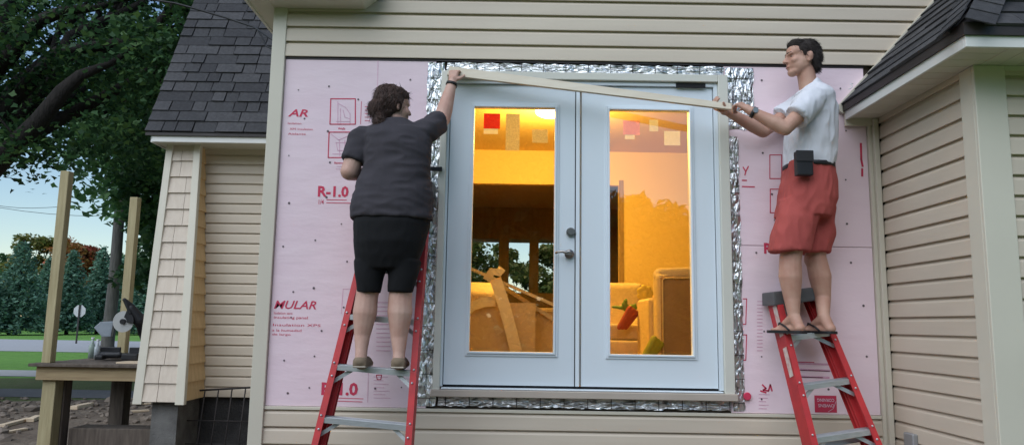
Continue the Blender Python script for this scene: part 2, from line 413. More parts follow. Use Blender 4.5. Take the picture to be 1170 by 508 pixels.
# left board: lower print
text(fl, 'MULAR', 313, 352, .052, .275, shear=.28, bold=.012)
text(fl, 'Isolation sans', 313, 358.5, .016, .12); text(fl, 'insulating panel', 313, 363.5, .017, .22)
text(fl, 'Insulation XPS', 312, 372, .016, .31); text(fl, 'a la humedad', 311, 378, .015, .19); text(fl, 'de largo', 311, 382.5, .013, .12)
text(fl, 'R-1.0', 367, 450, .078, .235, bold=.035)
strokes(fl, [[(386, 454), (415, 455)], [(386, 457.5), (414, 458.5)]], .004)
strokes(fl, [[(392, 330), (390, 358)], [(392, 330), (404, 330)], [(421, 425), (420, 459)]], .003, M_INK2)
for y0 in range(345, 402, 5): strokes(fl, [[(430, y0), (446, y0 + .2)]], .0042, M_INK2)
for y0 in range(430, 458, 4): strokes(fl, [[(427, y0), (436 + (y0 * 7) % 11, y0 + .3)]], .003, M_INK2)
strokes(fl, [[(430, 428), (436, 428), (435, 433), (431, 433), (430, 428)]], .005)
# right boards
text(fru, 'R-1.0', 873, 289, .07, .20, bold=.035)
strokes(fru, [[(879.5, 177), (893, 177), (893, 204), (879.5, 204), (879.5, 177)], [(880, 216), (893, 216), (893, 243), (880, 243), (880, 216)]], .006)
strokes(fru, [[(849, 191), (852, 196), (855, 190)], [(852, 196), (851, 200)], [(848, 206), (853, 206)], [(848, 213), (862, 213.5)]], .008)
strokes(fru, [[(983.5, 164), (984, 182), (985.5, 190)], [(985, 193), (985, 201)]], .014)
strokes(frl, [[(849, 341), (853, 341), (852, 370), (848, 370)], [(849, 382), (853, 382), (852, 411), (848, 411)]], .006)
for y0 in range(344, 402, 4): strokes(frl, [[(865, y0), (871 - (y0 * 5) % 4, y0)]], .0045, M_INK2)
strokes(frl, [[(898, 414), (947, 416)], [(899, 421), (948, 423)], [(901, 429), (947, 431)]], .013, M_INK2)
strokes(frl, [[(898, 412.5), (930, 413.5)], [(902, 422), (948, 423.5)], [(912, 430), (940, 431)]], .005)
strokes(frl, [[(871, 439), (875, 443), (872, 445), (878, 446), (880, 439), (882, 446)], [(869, 446), (875, 448)]], .010)
for y0 in range(450, 470, 4): strokes(frl, [[(867, y0), (879 - (y0 * 3) % 5, y0 + .3)]], .004, M_INK2)
a, b = P(931, 470.5, Y=0), P(955.5, 451.5, Y=0)
bm = bmesh.new(); bm.faces.new([bm.verts.new(v) for v in ((a.x, PY, a.z), (b.x, PY, a.z), (b.x, PY, b.z), (a.x, PY, b.z))])
link('printed_square', mesh_of(bm), M_INK, frl)
M_PALE = mat('pale_pink_print', (.74, .52, .62))
text(frl, 'OWENS', 953, 461.2, .020, .104, bold=.02, flip=True, material=M_PALE, Y=PY - .001)
text(frl, 'CORNING', 953, 455, .020, .110, bold=.02, flip=True, material=M_PALE, Y=PY - .001)
strokes(frl, [[(955, 458), (952, 466), (946, 470)]], .003, M_PALE, Y=PY - .001)

# --- foil flashing tape round the door
def foil_mat(nm, stretch):
    m = bpy.data.materials.new(nm); m.use_nodes = True
    n, l = m.node_tree.nodes, m.node_tree.links; b = n['Principled BSDF']
    b.inputs['Metallic'].default_value = .9; b.inputs['Roughness'].default_value = .33
    tc0 = n.new('ShaderNodeTexCoord'); tc = n.new('ShaderNodeMapping'); tc.inputs['Scale'].default_value = stretch; l.new(tc0.outputs['Object'], tc.inputs[0])
    t = n.new('ShaderNodeTexNoise'); t.inputs['Scale'].default_value = 22; t.inputs['Detail'].default_value = 3; t.inputs['Distortion'].default_value = 1.2
    v = n.new('ShaderNodeTexVoronoi'); v.feature = 'DISTANCE_TO_EDGE'; v.inputs['Scale'].default_value = 22
    l.new(tc.outputs[0], t.inputs[0]); l.new(tc.outputs[0], v.inputs[0])
    ad = n.new('ShaderNodeMath'); ad.operation = 'ADD'; l.new(t.outputs[0], ad.inputs[0]); l.new(v.outputs[0], ad.inputs[1])
    bp = n.new('ShaderNodeBump'); bp.inputs['Strength'].default_value = .75; bp.inputs['Distance'].default_value = .03
    l.new(ad.outputs[0], bp.inputs['Height']); l.new(bp.outputs[0], b.inputs['Normal'])
    t3 = n.new('ShaderNodeTexNoise'); t3.inputs['Scale'].default_value = 34; t3.inputs['Detail'].default_value = 3; t3.inputs['Distortion'].default_value = .8
    l.new(tc.outputs[0], t3.inputs[0])
    rp = n.new('ShaderNodeValToRGB'); e = rp.color_ramp.elements
    e[0].position = .36; e[0].color = (.24, .245, .24, 1); e[1].position = .50; e[1].color = (.76, .78, .78, 1)
    l.new(t3.outputs[0], rp.inputs[0]); l.new(rp.outputs[0], b.inputs[0])
    return m
M_FOILV, M_FOILH = foil_mat('crinkled_foil_upright', (1.3, 1, .45)), foil_mat('crinkled_foil_level', (.4, 1, 1.5))
def foil(parent, x0, x1, z0, z1, seed, edge=0.006):
    rr = random.Random(seed); st = .028
    nx, nz = max(2, int((x1 - x0) / st)), max(2, int((z1 - z0) / st))
    bm = bmesh.new(); g = []
    for i in range(nx + 1):
        col = []
        for j in range(nz + 1):
            ex = rr.uniform(-1, 1) * edge if i in (0, nx) else rr.uniform(-.3, .3) * st
            ez = rr.uniform(-1, 1) * edge if j in (0, nz) else rr.uniform(-.3, .3) * st
            yy = -.004 - (0 if i in (0, nx) or j in (0, nz) else rr.uniform(0, .007))
            col.append(bm.verts.new((x0 + (x1 - x0) * i / nx + ex, yy, z0 + (z1 - z0) * j / nz + ez)))
        g.append(col)
    for i in range(nx):
        for j in range(nz):
            q = (g[i][j], g[i + 1][j], g[i + 1][j + 1], g[i][j + 1])
            if rr.random() < .5: bm.faces.new((q[0], q[1], q[2])); bm.faces.new((q[0], q[2], q[3]))
            else: bm.faces.new((q[0], q[1], q[3])); bm.faces.new((q[1], q[2], q[3]))
    me = bpy.data.meshes.new('flashing_tape'); bm.to_mesh(me); bm.free()
    o = link('flashing_tape', me, M_FOILH if (x1 - x0) > (z1 - z0) else M_FOILV, parent)
    def tick(lo, hi): boxo('tape_mark', lo, hi, M_GAP, o)     # black measuring ticks printed across the tape
    if (x1 - x0) > (z1 - z0):
        x = x0 + .05
        while x < x1: tick((x, -.0135, z0), (x + .004, -.012, z1)); x += .152
    else:
        z = z0 + .05
        while z < z1: tick((x0, -.0135, z), (x1, -.012, z + .003)); z += .152
    return o
foil(house, -.59, -.475, .945, 3.235, 1); foil(house, -.46, 1.43, 3.165, 3.238, 2)
foil(house, 1.44, 1.515, .945, 2.75, 3); foil(house, 1.44, 1.63, 2.80, 3.232, 4); foil(house, -.46, 1.43, .948, 1.045, 5)
bm = bmesh.new(); c_ = P(853, 452, Y=0)
bmesh.ops.create_cone(bm, cap_ends=True, segments=18, radius1=.026, radius2=.022, depth=.006, matrix=Matrix.Translation((c_.x, -.018, c_.z)) @ Matrix.Rotation(R(90), 4, 'X'))
link('red_cap', mesh_of(bm), M_INK, house)

# --- door frame, doors
fr = empty('door_frame', (0, 0, 0), parent=house)
X0, X1, Z0, Z1 = -.43, 1.352, 1.084, 3.088
CX0, CX1, CZ0, CZ1 = -.492, 1.448, 1.052, 3.172
boxo('left_casing', (CX0, -.036, CZ0), (X0 - .018, .02, CZ1), M_CASE, fr, .004)
boxo('right_casing', (X1 + .030, -.036, CZ0), (CX1, .02, CZ1), M_CASE, fr, .004)
boxo('head_casing', (X0 - .0175, -.034, Z1 + .032), (X1 + .0295, .02, CZ1), M_CASE, fr, .004)
bm = bmesh.new(); box(bm, (X0 - .018, -.012, CZ0 + .02), (X0 - .003, .15, Z1 + .03)); box(bm, (X1 + .003, -.012, CZ0 + .02), (X1 + .03, .15, Z1 + .03)); box(bm, (X0 - .003, -.012, Z1 + .004), (X1 + .003, .15, Z1 + .03)); bevel(bm, .002)
link('jamb', mesh_of(bm), M_DOOR, fr)
boxo('threshold', (X0 - .01, -.03, CZ0 + .005), (X1 + .022, .10, Z0 - .017), M_DOOR, fr, .003)
boxo('sill_nose', (CX0 - .012, -.058, 1.012), (CX1 + .01, .02, CZ0 + .003), mat('sill_tan', (.50, .43, .36), (.45, .385, .32), rough=.55), fr, .003)
boxo('mull_post', (.44, .058, Z0), (.472, .12, Z1), M_DOOR, fr)
bm = bmesh.new(); box(bm, (X0 - .003, .02, Z0 - .0165), (X1 + .003, .05, Z0 - .002)); box(bm, (X0 - .003, .02, Z1 - .001), (X1 + .003, .05, Z1 + .003)); box(bm, (X0 - .003, .02, Z0), (X0 + .001, .05, Z1)); box(bm, (X1 - .001, .02, Z0), (X1 + .003, .05, Z1))
link('weather_seal', mesh_of(bm), M_GAP, fr)

def glass_mat():
    m = bpy.data.materials.new('low_e_glass'); m.use_nodes = True
    n, l = m.node_tree.nodes, m.node_tree.links; n.remove(n['Principled BSDF'])
    t = n.new('ShaderNodeBsdfTransparent'); t.inputs[0].default_value = (.93, .95, .94, 1)
    g = n.new('ShaderNodeBsdfGlossy'); g.inputs['Roughness'].default_value = 0.0; g.inputs[0].default_value = (1, 1, 1, 1)
    fz = n.new('ShaderNodeFresnel'); fz.inputs[0].default_value = 1.5
    mm = n.new('ShaderNodeMath'); mm.operation = 'MULTIPLY_ADD'; mm.inputs[1].default_value = 1.0; mm.inputs[2].default_value = .135
    l.new(fz.outputs[0], mm.inputs[0])
    mx = n.new('ShaderNodeMixShader'); l.new(mm.outputs[0], mx.inputs[0]); l.new(t.outputs[0], mx.inputs[1]); l.new(g.outputs[0], mx.inputs[2])
    l.new(mx.outputs[0], n['Material Output'].inputs[0]); return m
M_GLASS = glass_mat()
def ring(bm, x0, x1, z0, z1, w, y0, y1):
    box(bm, (x0 - w, y0, z0 - w), (x0, y1, z1 + w)); box(bm, (x1, y0, z0 - w), (x1 + w, y1, z1 + w))
    box(bm, (x0, y0, z1), (x1, y1, z1 + w)); box(bm, (x0, y0, z0 - w), (x1, y1, z0))
def door(xa, xb, lx0, lx1, lz0, lz1, label):
    bm = bmesh.new()
    box(bm, (xa, .008, Z0), (lx0 - .012, .052, Z1)); box(bm, (lx1 + .012, .008, Z0), (xb, .052, Z1))
    box(bm, (lx0 - .012, .008, Z0), (lx1 + .012, .052, lz0 - .012)); box(bm, (lx0 - .012, .008, lz1 + .012), (lx1 + .012, .052, Z1))
    bmesh.ops.remove_doubles(bm, verts=bm.verts, dist=1e-5)
    d = link('door', mesh_of(bm, 'door'), M_DOOR, house); d['label'] = label
    bm = bmesh.new(); ring(bm, lx0, lx1, lz0, lz1, .013, -.010, .05)
    bevel(bm, .0035, 2)
    link('glazing_bead', mesh_of(bm), M_DOOR, d)
    bm = bmesh.new(); ring(bm, lx0 - .0132, lx1 + .0132, lz0 - .0132, lz1 + .0132, .016, .0, .009); bevel(bm, .003, 2)
    link('lite_frame', mesh_of(bm), M_DOOR, d)
    bm = bmesh.new(); bm.faces.new([bm.verts.new(v) for v in ((lx0 - .002, .022, lz0 - .002), (lx1 + .002, .022, lz0 - .002), (lx1 + .002, .022, lz1 + .002), (lx0 - .002, .022, lz1 + .002))])
    me = bpy.data.meshes.new('glass_pane'); bm.to_mesh(me); bm.free()
    link('glass_pane', me, M_GLASS, d)
    return d
d1 = door(X0 + .002, .447, -.265, .28, 1.297, 2.93, 'white door leaf with a brushed lever handle and deadbolt')
d2 = door(.462, X1 - .002, .65, 1.188, 1.293, 2.926, 'white door leaf without a handle, nearer the man')
boxo('astragal', (.424, -.006, Z0), (.449, .0065, Z1 - .004), M_DOOR, d2, .002)
boxo('meeting_gap', (.4175, .0035, Z0), (.4235, .0075, Z1), M_GAP, d2)
# hardware
def disc(bm, c, r_, dep, n=24): bmesh.ops.create_cone(bm, cap_ends=True, segments=n, radius1=r_, radius2=r_ * .93, depth=dep, matrix=Matrix.Translation(c) @ Matrix.Rotation(R(90), 4, 'X'))
c_ = P(652, 265, Y=0); bm = bmesh.new(); disc(bm, (c_.x, -.001, c_.z), .031, .022); disc(bm, (c_.x, -.016, c_.z), .022, .012); link('deadbolt', mesh_of(bm), M_STEEL, d1)
c_ = P(650.5, 290, Y=0); bm = bmesh.new(); disc(bm, (c_.x, .0, c_.z), .032, .02); disc(bm, (c_.x, -.025, c_.z), .014, .045)
tube(bm, [(c_.x + .008, -.05, c_.z), (c_.x - .02, -.055, c_.z + .004), (c_.x - .05, -.056, c_.z + .01), (c_.x - .075, -.052, c_.z + .008), (c_.x - .095, -.046, c_.z)], [.011, .011, .009, .008, .007], 10)
link('lever_handle', mesh_of(bm, 'lever', True), M_STEEL, d1)
# labels stuck inside the glass
def sticker(d, x0, y0, x1, y1, material, name='glass_label', yy=.025):
    a, b = P(x0, y1, Y=.025), P(x1, y0, Y=.025)
    bm = bmesh.new(); bm.faces.new([bm.verts.new(v) for v in ((a.x, yy, a.z), (b.x, yy, a.z), (b.x, yy, b.z), (a.x, yy, b.z))])
    me = bpy.data.meshes.new(name); bm.to_mesh(me); bm.free(); return link(name, me, material, d)
def paper_mat(name, c1, c2, scale):
    m = mat(name, c1, c2, rough=.7, scale=scale, detail=6); n, l = m.node_tree.nodes, m.node_tree.links
    b = n['Principled BSDF']; t = n.new('ShaderNodeBsdfTranslucent'); mx = n.new('ShaderNodeMixShader'); mx.inputs[0].default_value = .45
    l.new(b.inputs['Base Color'].links[0].from_socket, t.inputs[0]); l.new(b.outputs[0], mx.inputs[1]); l.new(t.outputs[0], mx.inputs[2]); l.new(mx.outputs[0], n['Material Output'].inputs[0]); return m
M_SR = paper_mat('label_red', (.75, .05, .035), (.62, .04, .03), 60); M_SW = paper_mat('label_white', (.80, .80, .80), (.72, .72, .70), 40)
M_SG = paper_mat('label_grey', (.72, .66, .50), (.50, .46, .36), 110)
sticker(d1, 552.5, 130, 571.5, 147, M_SR); sticker(d1, 552.5, 147, 569, 153, M_SW); sticker(d1, 577.5, 130, 594, 172, M_SG); sticker(d1, 608, 148, 626, 163, M_SG)
sticker(d2, 712, 138, 731, 154, paper_mat('label_pink', (.80, .40, .45), (.72, .34, .42), 60)); sticker(d2, 714, 154, 725, 159, M_SW); sticker(d2, 742, 137, 752, 150, M_SW); sticker(d2, 759, 150, 777, 166, M_SW)
c_ = P(500, 193, Y=-.05)
boxo('strap_hinge', (c_.x - .045, -.062, c_.z - .014), (c_.x + .03, -.037, c_.z + .014), M_BLACK, fr, .003)
boxo('recess_shade', (1.10, -.016, 3.083), (1.30, -.0125, 3.115), M_GAP, fr)  # black strip: shade of the recess over the leaf, put in as colour

# ================================================================== ROOM BEHIND THE DOOR
ZF, ZC = 1.06, 3.49
M_INW = mat('room_paint', (.80, .60, .30), (.77, .575, .28), rough=.8, scale=1)
M_CEIL = mat('room_ceiling', (.72, .52, .27), (.69, .50, .25), rough=.9, scale=1)
M_KIT = mat('kitchen_panelling', (.36, .24, .13), (.28, .18, .10), rough=.7, scale=3, stretch=(6, 6, .6))
M_FLOORIN = mat('carpet_tan', (.42, .32, .20), (.36, .27, .17), rough=.95, scale=40)
YB = 3.60
bm = bmesh.new()
xo = P(707.5, 260, Y=YB).x; zo = P(590, 210, Y=YB).z
box(bm, (-1.50, YB, ZF), (-1.2, YB + .1, ZC)); box(bm, (xo, YB, ZF), (5.4, YB + .1, ZC)); box(bm, (-1.2, YB, zo), (xo, YB + .1, ZC))
link('room_back_wall', mesh_of(bm), M_INW, house)
boxo('room_left_wall', (-1.52, .152, ZF), (-1.50, YB, ZC), M_INW, house); boxo('room_right_wall', (5.4, .152, ZF), (5.42, YB, ZC), M_INW, house)
boxo('room_ceiling', (-1.52, .152, ZC), (5.42, 8.5, ZC + .05), M_CEIL, house); boxo('room_floor', (-1.52, .152, ZF - .05), (5.42, 8.5, ZF), M_FLOORIN, house)
boxo('door_casing_strip', (xo - .002, YB - .012, ZF), (xo + .05, YB - .001, zo + .06), M_KIT, house)
# kitchen beyond, with a row of windows in its far wall
YK = 7.9
kw = [(P(a, 300, Y=YK).x, P(b, 300, Y=YK).x) for a, b in ((536, 571), (580, 606), (614, 640))]
zk0, zk1 = P(590, 352, Y=YK).z, P(590, 272, Y=YK).z
bm = bmesh.new(); prev = -1.5
for a, b in kw: box(bm, (prev, YK, ZF), (a, YK + .1, ZC)); prev = b
box(bm, (prev, YK, ZF), (5.4, YK + .1, ZC))
for a, b in kw: box(bm, (a, YK, ZF), (b, YK + .1, zk0)); box(bm, (a, YK, zk1), (b, YK + .1, ZC))
kwall = link('kitchen_wall', mesh_of(bm), M_KIT, house)
for a, b in kw:
    bm = bmesh.new(); ring(bm, a + .02, b - .02, zk0 + .02, zk1 - .02, .0195, YK - .01, YK + .06); link('window_frame', mesh_of(bm), M_KIT, kwall)
boxo('kitchen_side_wall', (-1.52, YB + .1, ZF), (-1.50, YK, ZC), M_KIT, house); boxo('kitchen_side_wall', (5.4, YB + .1, ZF), (5.42, YK, ZC), M_KIT, house)
boxo('kitchen_counter', (-1.4, YK - .62, ZF), (4.8, YK - .02, ZF + .92), M_KIT, house, .01)
# ceiling lamp (lit)
def emit(name, col, s):
    m = bpy.data.materials.new(name); m.use_nodes = True; b = m.node_tree.nodes['Principled BSDF']
    b.inputs['Base Color'].default_value = (*col, 1); b.inputs['Emission Color'].default_value = (*col, 1); b.inputs['Emission Strength'].default_value = s; return m
lc = P(630, 130, Z=3.40)
lamp = empty('ceiling_lamp', (lc.x, lc.y, ZC)); tag(lamp, 'glowing round lamp on the ceiling of the orange-lit room', 'lamp')
bm = bmesh.new(); ellipsoid(bm, (lc.x, lc.y, 3.42), (.15, .15, .055)); link('lamp_shade', mesh_of(bm, 's', True), emit('lamp_glow', (1, .72, .36), 7), lamp)
bm = bmesh.new(); bmesh.ops.create_cone(bm, cap_ends=True, segments=24, radius1=.09, radius2=.09, depth=.03, matrix=Matrix.Translation((lc.x, lc.y, 3.474))); link('lamp_base', mesh_of(bm), M_STEEL, lamp)
pl = bpy.data.lights.new('lamp_bulb', 'POINT'); pl.energy = 88; pl.color = (1, .60, .10); pl.shadow_soft_size = .16
po = bpy.data.objects.new('lamp_bulb', pl); C.objects.link(po); po.parent = lamp; po.location = (0, 0, -.26)

# ================================================================== FURNITURE AND BOXES SEEN THROUGH THE GLASS
M_CARD = mat('cardboard', (.55, .38, .22), (.48, .32, .18), rough=.85, scale=4)
M_CARDL = mat('cardboard_lit', (.78, .60, .38), (.70, .52, .32), rough=.85, scale=4)  # paler cardboard, lamplight on the flaps is put into the colour
M_TAN = mat('tan_upholstery', (.72, .56, .36), (.62, .48, .30), rough=.95, scale=8, bump=.3, bscale=90)
M_BROWN = mat('brown_upholstery', (.36, .22, .12), (.31, .19, .10), rough=.9, scale=6, bump=.2, bscale=60)
M_PIPE = mat('cream_piping', (.72, .55, .32), rough=.8)
def pxbox(Y, x0, y0, x1, y1): return P(x0, y0, Y=Y), P(x1, y1, Y=Y)     # lower left, upper right pixel
# big opened carton behind the left leaf
a, b = pxbox(.55, 528, 402, 612, 346)
ct = empty('cardboard_box', ((a.x + b.x) / 2, .55, ZF)); tag(ct, 'large opened cardboard box with bent flaps behind the left door glass', 'box')
bm = bmesh.new(); box(bm, (a.x, .55, ZF), (b.x, .556, b.z)); box(bm, (a.x, 1.05, ZF), (b.x, 1.056, b.z)); box(bm, (a.x, .556, ZF), (a.x + .006, 1.05, b.z)); box(bm, (b.x - .006, .556, ZF), (b.x, 1.05, b.z)); box(bm, (a.x + .006, .556, ZF), (b.x - .006, 1.05, ZF + .006))
link('carton_body', mesh_of(bm), M_CARD, ct)
def strip(parent, name, px, w, Ys, material, th=.006):
    """a bent strip through pixels at given depths"""
    pts = [P(x, y, Y=Y) for (x, y), Y in zip(px, Ys)]; bm = bmesh.new(); pr = None
    for i, p in enumerate(pts):
        d = (pts[min(i + 1, len(pts) - 1)] - pts[max(0, i - 1)]); d.y = 0; d.normalize(); nn = Vector((-d.z, 0, d.x)) * w / 2
        r_ = [bm.verts.new(p + nn), bm.verts.new(p - nn), bm.verts.new(p - nn + Vector((0, th, 0))), bm.verts.new(p + nn + Vector((0, th, 0)))]
        if pr:
            for k in range(4): bm.faces.new((pr[k], pr[(k + 1) % 4], r_[(k + 1) % 4], r_[k]))
        else: bm.faces.new(r_)
        pr = r_
    bm.faces.new(pr[::-1]); return link(name, mesh_of(bm), material, parent)
strip(ct, 'flap', [(566, 318), (570, 330), (577, 352), (584, 378), (590, 402)], .085, [.50, .47, .45, .46, .5], M_CARDL)
strip(ct, 'flap', [(530, 358), (540, 349), (552, 345), (566, 344)], .07, [.5, .5, .51, .52], M_CARDL)
strip(ct, 'flap', [(556, 320), (562, 310), (570, 311), (574, 306)], .06, [.48, .46, .47, .5], M_CARDL)
# lath lying across the boxes
la, lb = P(534, 303, Y=.62), P(640, 349, Y=.62)
d_ = (lb - la).normalized(); up_ = Vector((0, 1, 0)).cross(d_)
o = prismo('wooden_lath', [la, lb, lb + up_ * .022, la + up_ * .022], (0, .05, 0), M_NEWWOOD); tag(o, 'long thin wooden lath slanting across the boxes behind the left glass', 'lath')
la, lb = P(560, 315, Y=.72), P(636, 364, Y=.72); d_ = (lb - la).normalized(); up_ = Vector((0, 1, 0)).cross(d_)
o = prismo('wooden_lath', [la, lb, lb + up_ * .03, la + up_ * .03], (0, .04, 0), M_NEWWOOD); tag(o, 'shorter wooden lath just below the long one, ending behind the small carton', 'lath')
a, b = pxbox(.75, 600, 402, 646, 352)
sc_ = empty('small_carton', ((a.x + b.x) / 2, .9, ZF)); tag(sc_, 'small closed carton on the right of the big opened cardboard box', 'box')
boxo('carton_body', (a.x, .75, ZF), (b.x, 1.1, b.z - .03), M_CARD, sc_, .004); boxo('carton_lid', (a.x - .004, .746, b.z - .03), (b.x + .004, 1.104, b.z), M_CARDL, sc_, .004)
# dark sofa behind the boxes (kitchen side)
a, b = pxbox(1.5, 528, 402, 562, 322)
bm = bmesh.new(); loft(bm, [((a.x + .1, 1.7, ZF), (.28, 0, 0), (0, .3, 0)), ((a.x + .1, 1.7, b.z - .1), (.28, 0, 0), (0, .3, 0)), ((a.x + .1, 1.75, b.z), (.2, 0, 0), (0, .2, 0))])
o = fuse('armchair_back', bm, M_TAN, None, .02, 4); o.name = 'padded_ottoman'; tag(o, 'tan padded seat block half hidden behind the opened cardboard box', 'seat')
# armchair side on the right: brown panel with padded top
a, b = pxbox(.75, 756, 406, 800, 310)
ar = empty('armchair', ((a.x + b.x) / 2, 1.1, ZF)); tag(ar, 'brown armchair seen from behind with light piping in the right glass', 'armchair')
boxo('back_panel', (a.x, .75, ZF), (b.x + .25, .80, b.z - .04), M_BROWN, ar, .012)
bm = bmesh.new(); loft(bm, [((0, 0, 0), (.001, 0, 0), (0, 0, .001))][:0] or [((a.x + .02, .86, ZF + .05), (.05, 0, 0), (0, .1, 0)), ((a.x + .02, .86, b.z - .03), (.05, 0, 0), (0, .1, 0))], sq=3)
capsule(bm, (a.x + .02, .86, b.z - .03), .06, (b.x + .22, .86, b.z + .0), .06); fuse('top_roll', bm, M_TAN, ar, .012, 4)
tubeo('piping', [(a.x + .012, .742, ZF), (a.x + .012, .742, b.z - .07), (a.x + .03, .742, b.z - .055), (b.x + .2, .742, b.z - .045)], .006, M_PIPE, ar, 6)
a2, b2 = pxbox(.95, 742, 406, 756, 340)
boxo('side_panel', (a2.x, .95, ZF), (b2.x + .02, 1.5, b2.z), M_PIPE, ar, .02)
# recliner with cushions
a, b = pxbox(1.5, 690, 406, 748, 335)
rc = empty('recliner', ((a.x + b.x) / 2, 1.9, ZF)); tag(rc, 'tan recliner with stacked cushions piled with toys in the right glass', 'recliner')
hgt = b.z - ZF
for k, (f0, f1, yo) in enumerate(((0, .22, 0), (.22, .42, .02), (.42, .62, .05))):
    bm = bmesh.new(); box(bm, (a.x, 1.5 + yo, ZF + hgt * f0 + .004), (b.x - .12, 2.1, ZF + hgt * f1)); bevel(bm, .03, 3); link('cushion', mesh_of(bm, 'c', True), M_TAN, rc)
bm = bmesh.new(); box(bm, (a.x - .1, 2.05, ZF), (b.x, 2.3, b.z + .12)); bevel(bm, .06, 3); link('backrest', mesh_of(bm, 'c', True), M_TAN, rc)
bm = bmesh.new(); box(bm, (b.x - .11, 1.48, ZF), (b.x + .02, 2.2, ZF + hgt * .72)); bevel(bm, .04, 3); link('armrest', mesh_of(bm, 'c', True), M_TAN, rc)
def toy(name, px, py, Y, col, label, kind):
    p = P(px, py, Y=Y); bm = bmesh.new(); rr = random.Random(px)
    if kind == 'flower':
        ellipsoid(bm, p, (.025, .02, .025))
        for k in range(7): t = k / 7 * 2 * math.pi; ellipsoid(bm, p + Vector((math.cos(t) * .05, 0, math.sin(t) * .05)), (.028, .012, .028))
    elif kind == 'plush':
        for k in range(9): capsule(bm, p, .02, p + Vector((rr.uniform(-.13, .1), rr.uniform(-.03, .05), rr.uniform(-.03, .09))), .012)
    else:
        for k in range(3): capsule(bm, p + Vector((-.07 + .03 * k, .02 * k, -.10)), .022, p + Vector((.02 + .03 * k, .02 * k, .06 - .02 * k)), .026)
    o = fuse(name, bm, mat('toy_' + name, col), None, .008, 3); tag(o, label, 'toy'); return o
toy('plush_frog', 715, 352, 1.5, (.16, .30, .06), 'green plush toy sprawled on the recliner cushions', 'plush')
toy('cloth_flower', 737, 335, 1.48, (.80, .62, .12), 'yellow cloth flower on the recliner arm', 'flower')
toy('folded_cloth', 717, 356, 1.42, (.34, .06, .04), 'dark red cloth under the green plush toy', 'roll').location.z -= .03
toy('rolled_blanket', 744, 396, .70, (.42, .42, .05), 'yellow-green rolled blanket at the foot of the recliner', 'roll')

# ================================================================== LEFT WING
YW, ZW0, ZW1 = 3.10, .665, 3.40
lw = boxo('left_wing_wall', (-3.60, YW + .004, ZW0 - .01), (XL + .02, YW + .2, 3.5), M_WALL, house)
siding(lw, -3.52, XL + .02, [ZW0 + k * .1086 for k in range(25)], y=YW)
boxo('left_wing_foundation', (-3.62, YW + .04, -.2), (XL + .02, YW + .2, ZW0 - .012), M_DARKCONC, house)
# flared shake-sided pier at the corner
yt, yb = 2.93, 2.55
tl, tr = P(196, 166, Y=yt), P(227, 166, Y=yt); bl, br = P(158, 461, Y=yb), P(207, 455, Y=yb)
bl.z = br.z = (bl.z + br.z) / 2
pier = empty('shake_pier', (tl.x, YW, 0), parent=house)
bm = bmesh.new()
f = [bm.verts.new(v) for v in (tl, tr, br, bl)]; g = [bm.verts.new((v.co.x, YW + .2, v.co.z)) for v in f]
bm.faces.new(f); bm.faces.new(g[::-1])
for i in range(4): bm.faces.new((f[i], g[i], g[(i + 1) % 4], f[(i + 1) % 4]))
link('pier_core', mesh_of(bm), M_WALL, pier)
def lerp(p, q, t): return p + (q - p) * t
rows = 15; nrm = Vector((0, -1, -.13)).normalized()
rr = random.Random(3)
def quad_slab(name, q, off0, off1, material, parent):
    """wedge on the quad q (bl, br, tr, tl): off0 at the foot, off1 at the head"""
    bm = bmesh.new()
    a = [bm.verts.new(v) for v in q]; b = [bm.verts.new(Vector(v) + o_) for v, o_ in zip(q, (off0, off0, off1, off1))]
    bm.faces.new(b); bm.faces.new(a[::-1])
    for i in range(4): bm.faces.new((a[i], a[(i + 1) % 4], b[(i + 1) % 4], b[i]))
    return link(name, mesh_of(bm), material, parent)
for k in range(rows):
    t0, t1 = k / rows, min(1, (k + 1.08) / rows)
    s = rr.choice((.34, .45, .55, .68))
    for u_0, u_1 in ((0, s - .006), (s + .006, 1)):
        def pt(u, t): return lerp(lerp(bl, br, u), lerp(tl, tr, u), t)
        quad_slab('shake', [pt(u_0, t0), pt(u_1, t0), pt(u_1, t1), pt(u_0, t1)], nrm * .026, nrm * .006, M_SHAKE, pier)
    # side return facing right, shakes in a yellower tone
    def ps(u, t): a_ = lerp(br, tr, t); return Vector((a_.x, lerp(Vector((0, a_.y, 0)), Vector((0, YW - .02, 0)), u).y, a_.z))
    q = [ps(0, t0), ps(1, t0), ps(1, t1), ps(0, t1)]
    quad_slab('shake', q, Vector((.024, 0, 0)), Vector((.005, 0, 0)), mat('yellow_shake', (.66, .47, .25), (.56, .39, .2), rough=.7, scale=5, stretch=(6, 6, .6)), pier)
for (b0, t0_, nm_) in ((bl, tl, 'left_corner_trim'), (br, tr, 'right_corner_trim')):
    bm = bmesh.new(); hw = .045
    pts_ = [(b0.x - hw, b0.y - .035, b0.z - .03), (b0.x + hw, b0.y - .035, b0.z - .03), (t0_.x + hw * .8, t0_.y - .035, t0_.z + .02), (t0_.x - hw * .8, t0_.y - .035, t0_.z + .02)]
    prism(bm, pts_, (0, .06, 0)); bevel(bm, .004); link(nm_, mesh_of(bm), M_TRIM, pier)
boxo('pier_footing', (bl.x + .10, yb + .08, -.2), (br.x - .06, YW + .04, bl.z - .005), M_CONC, house)
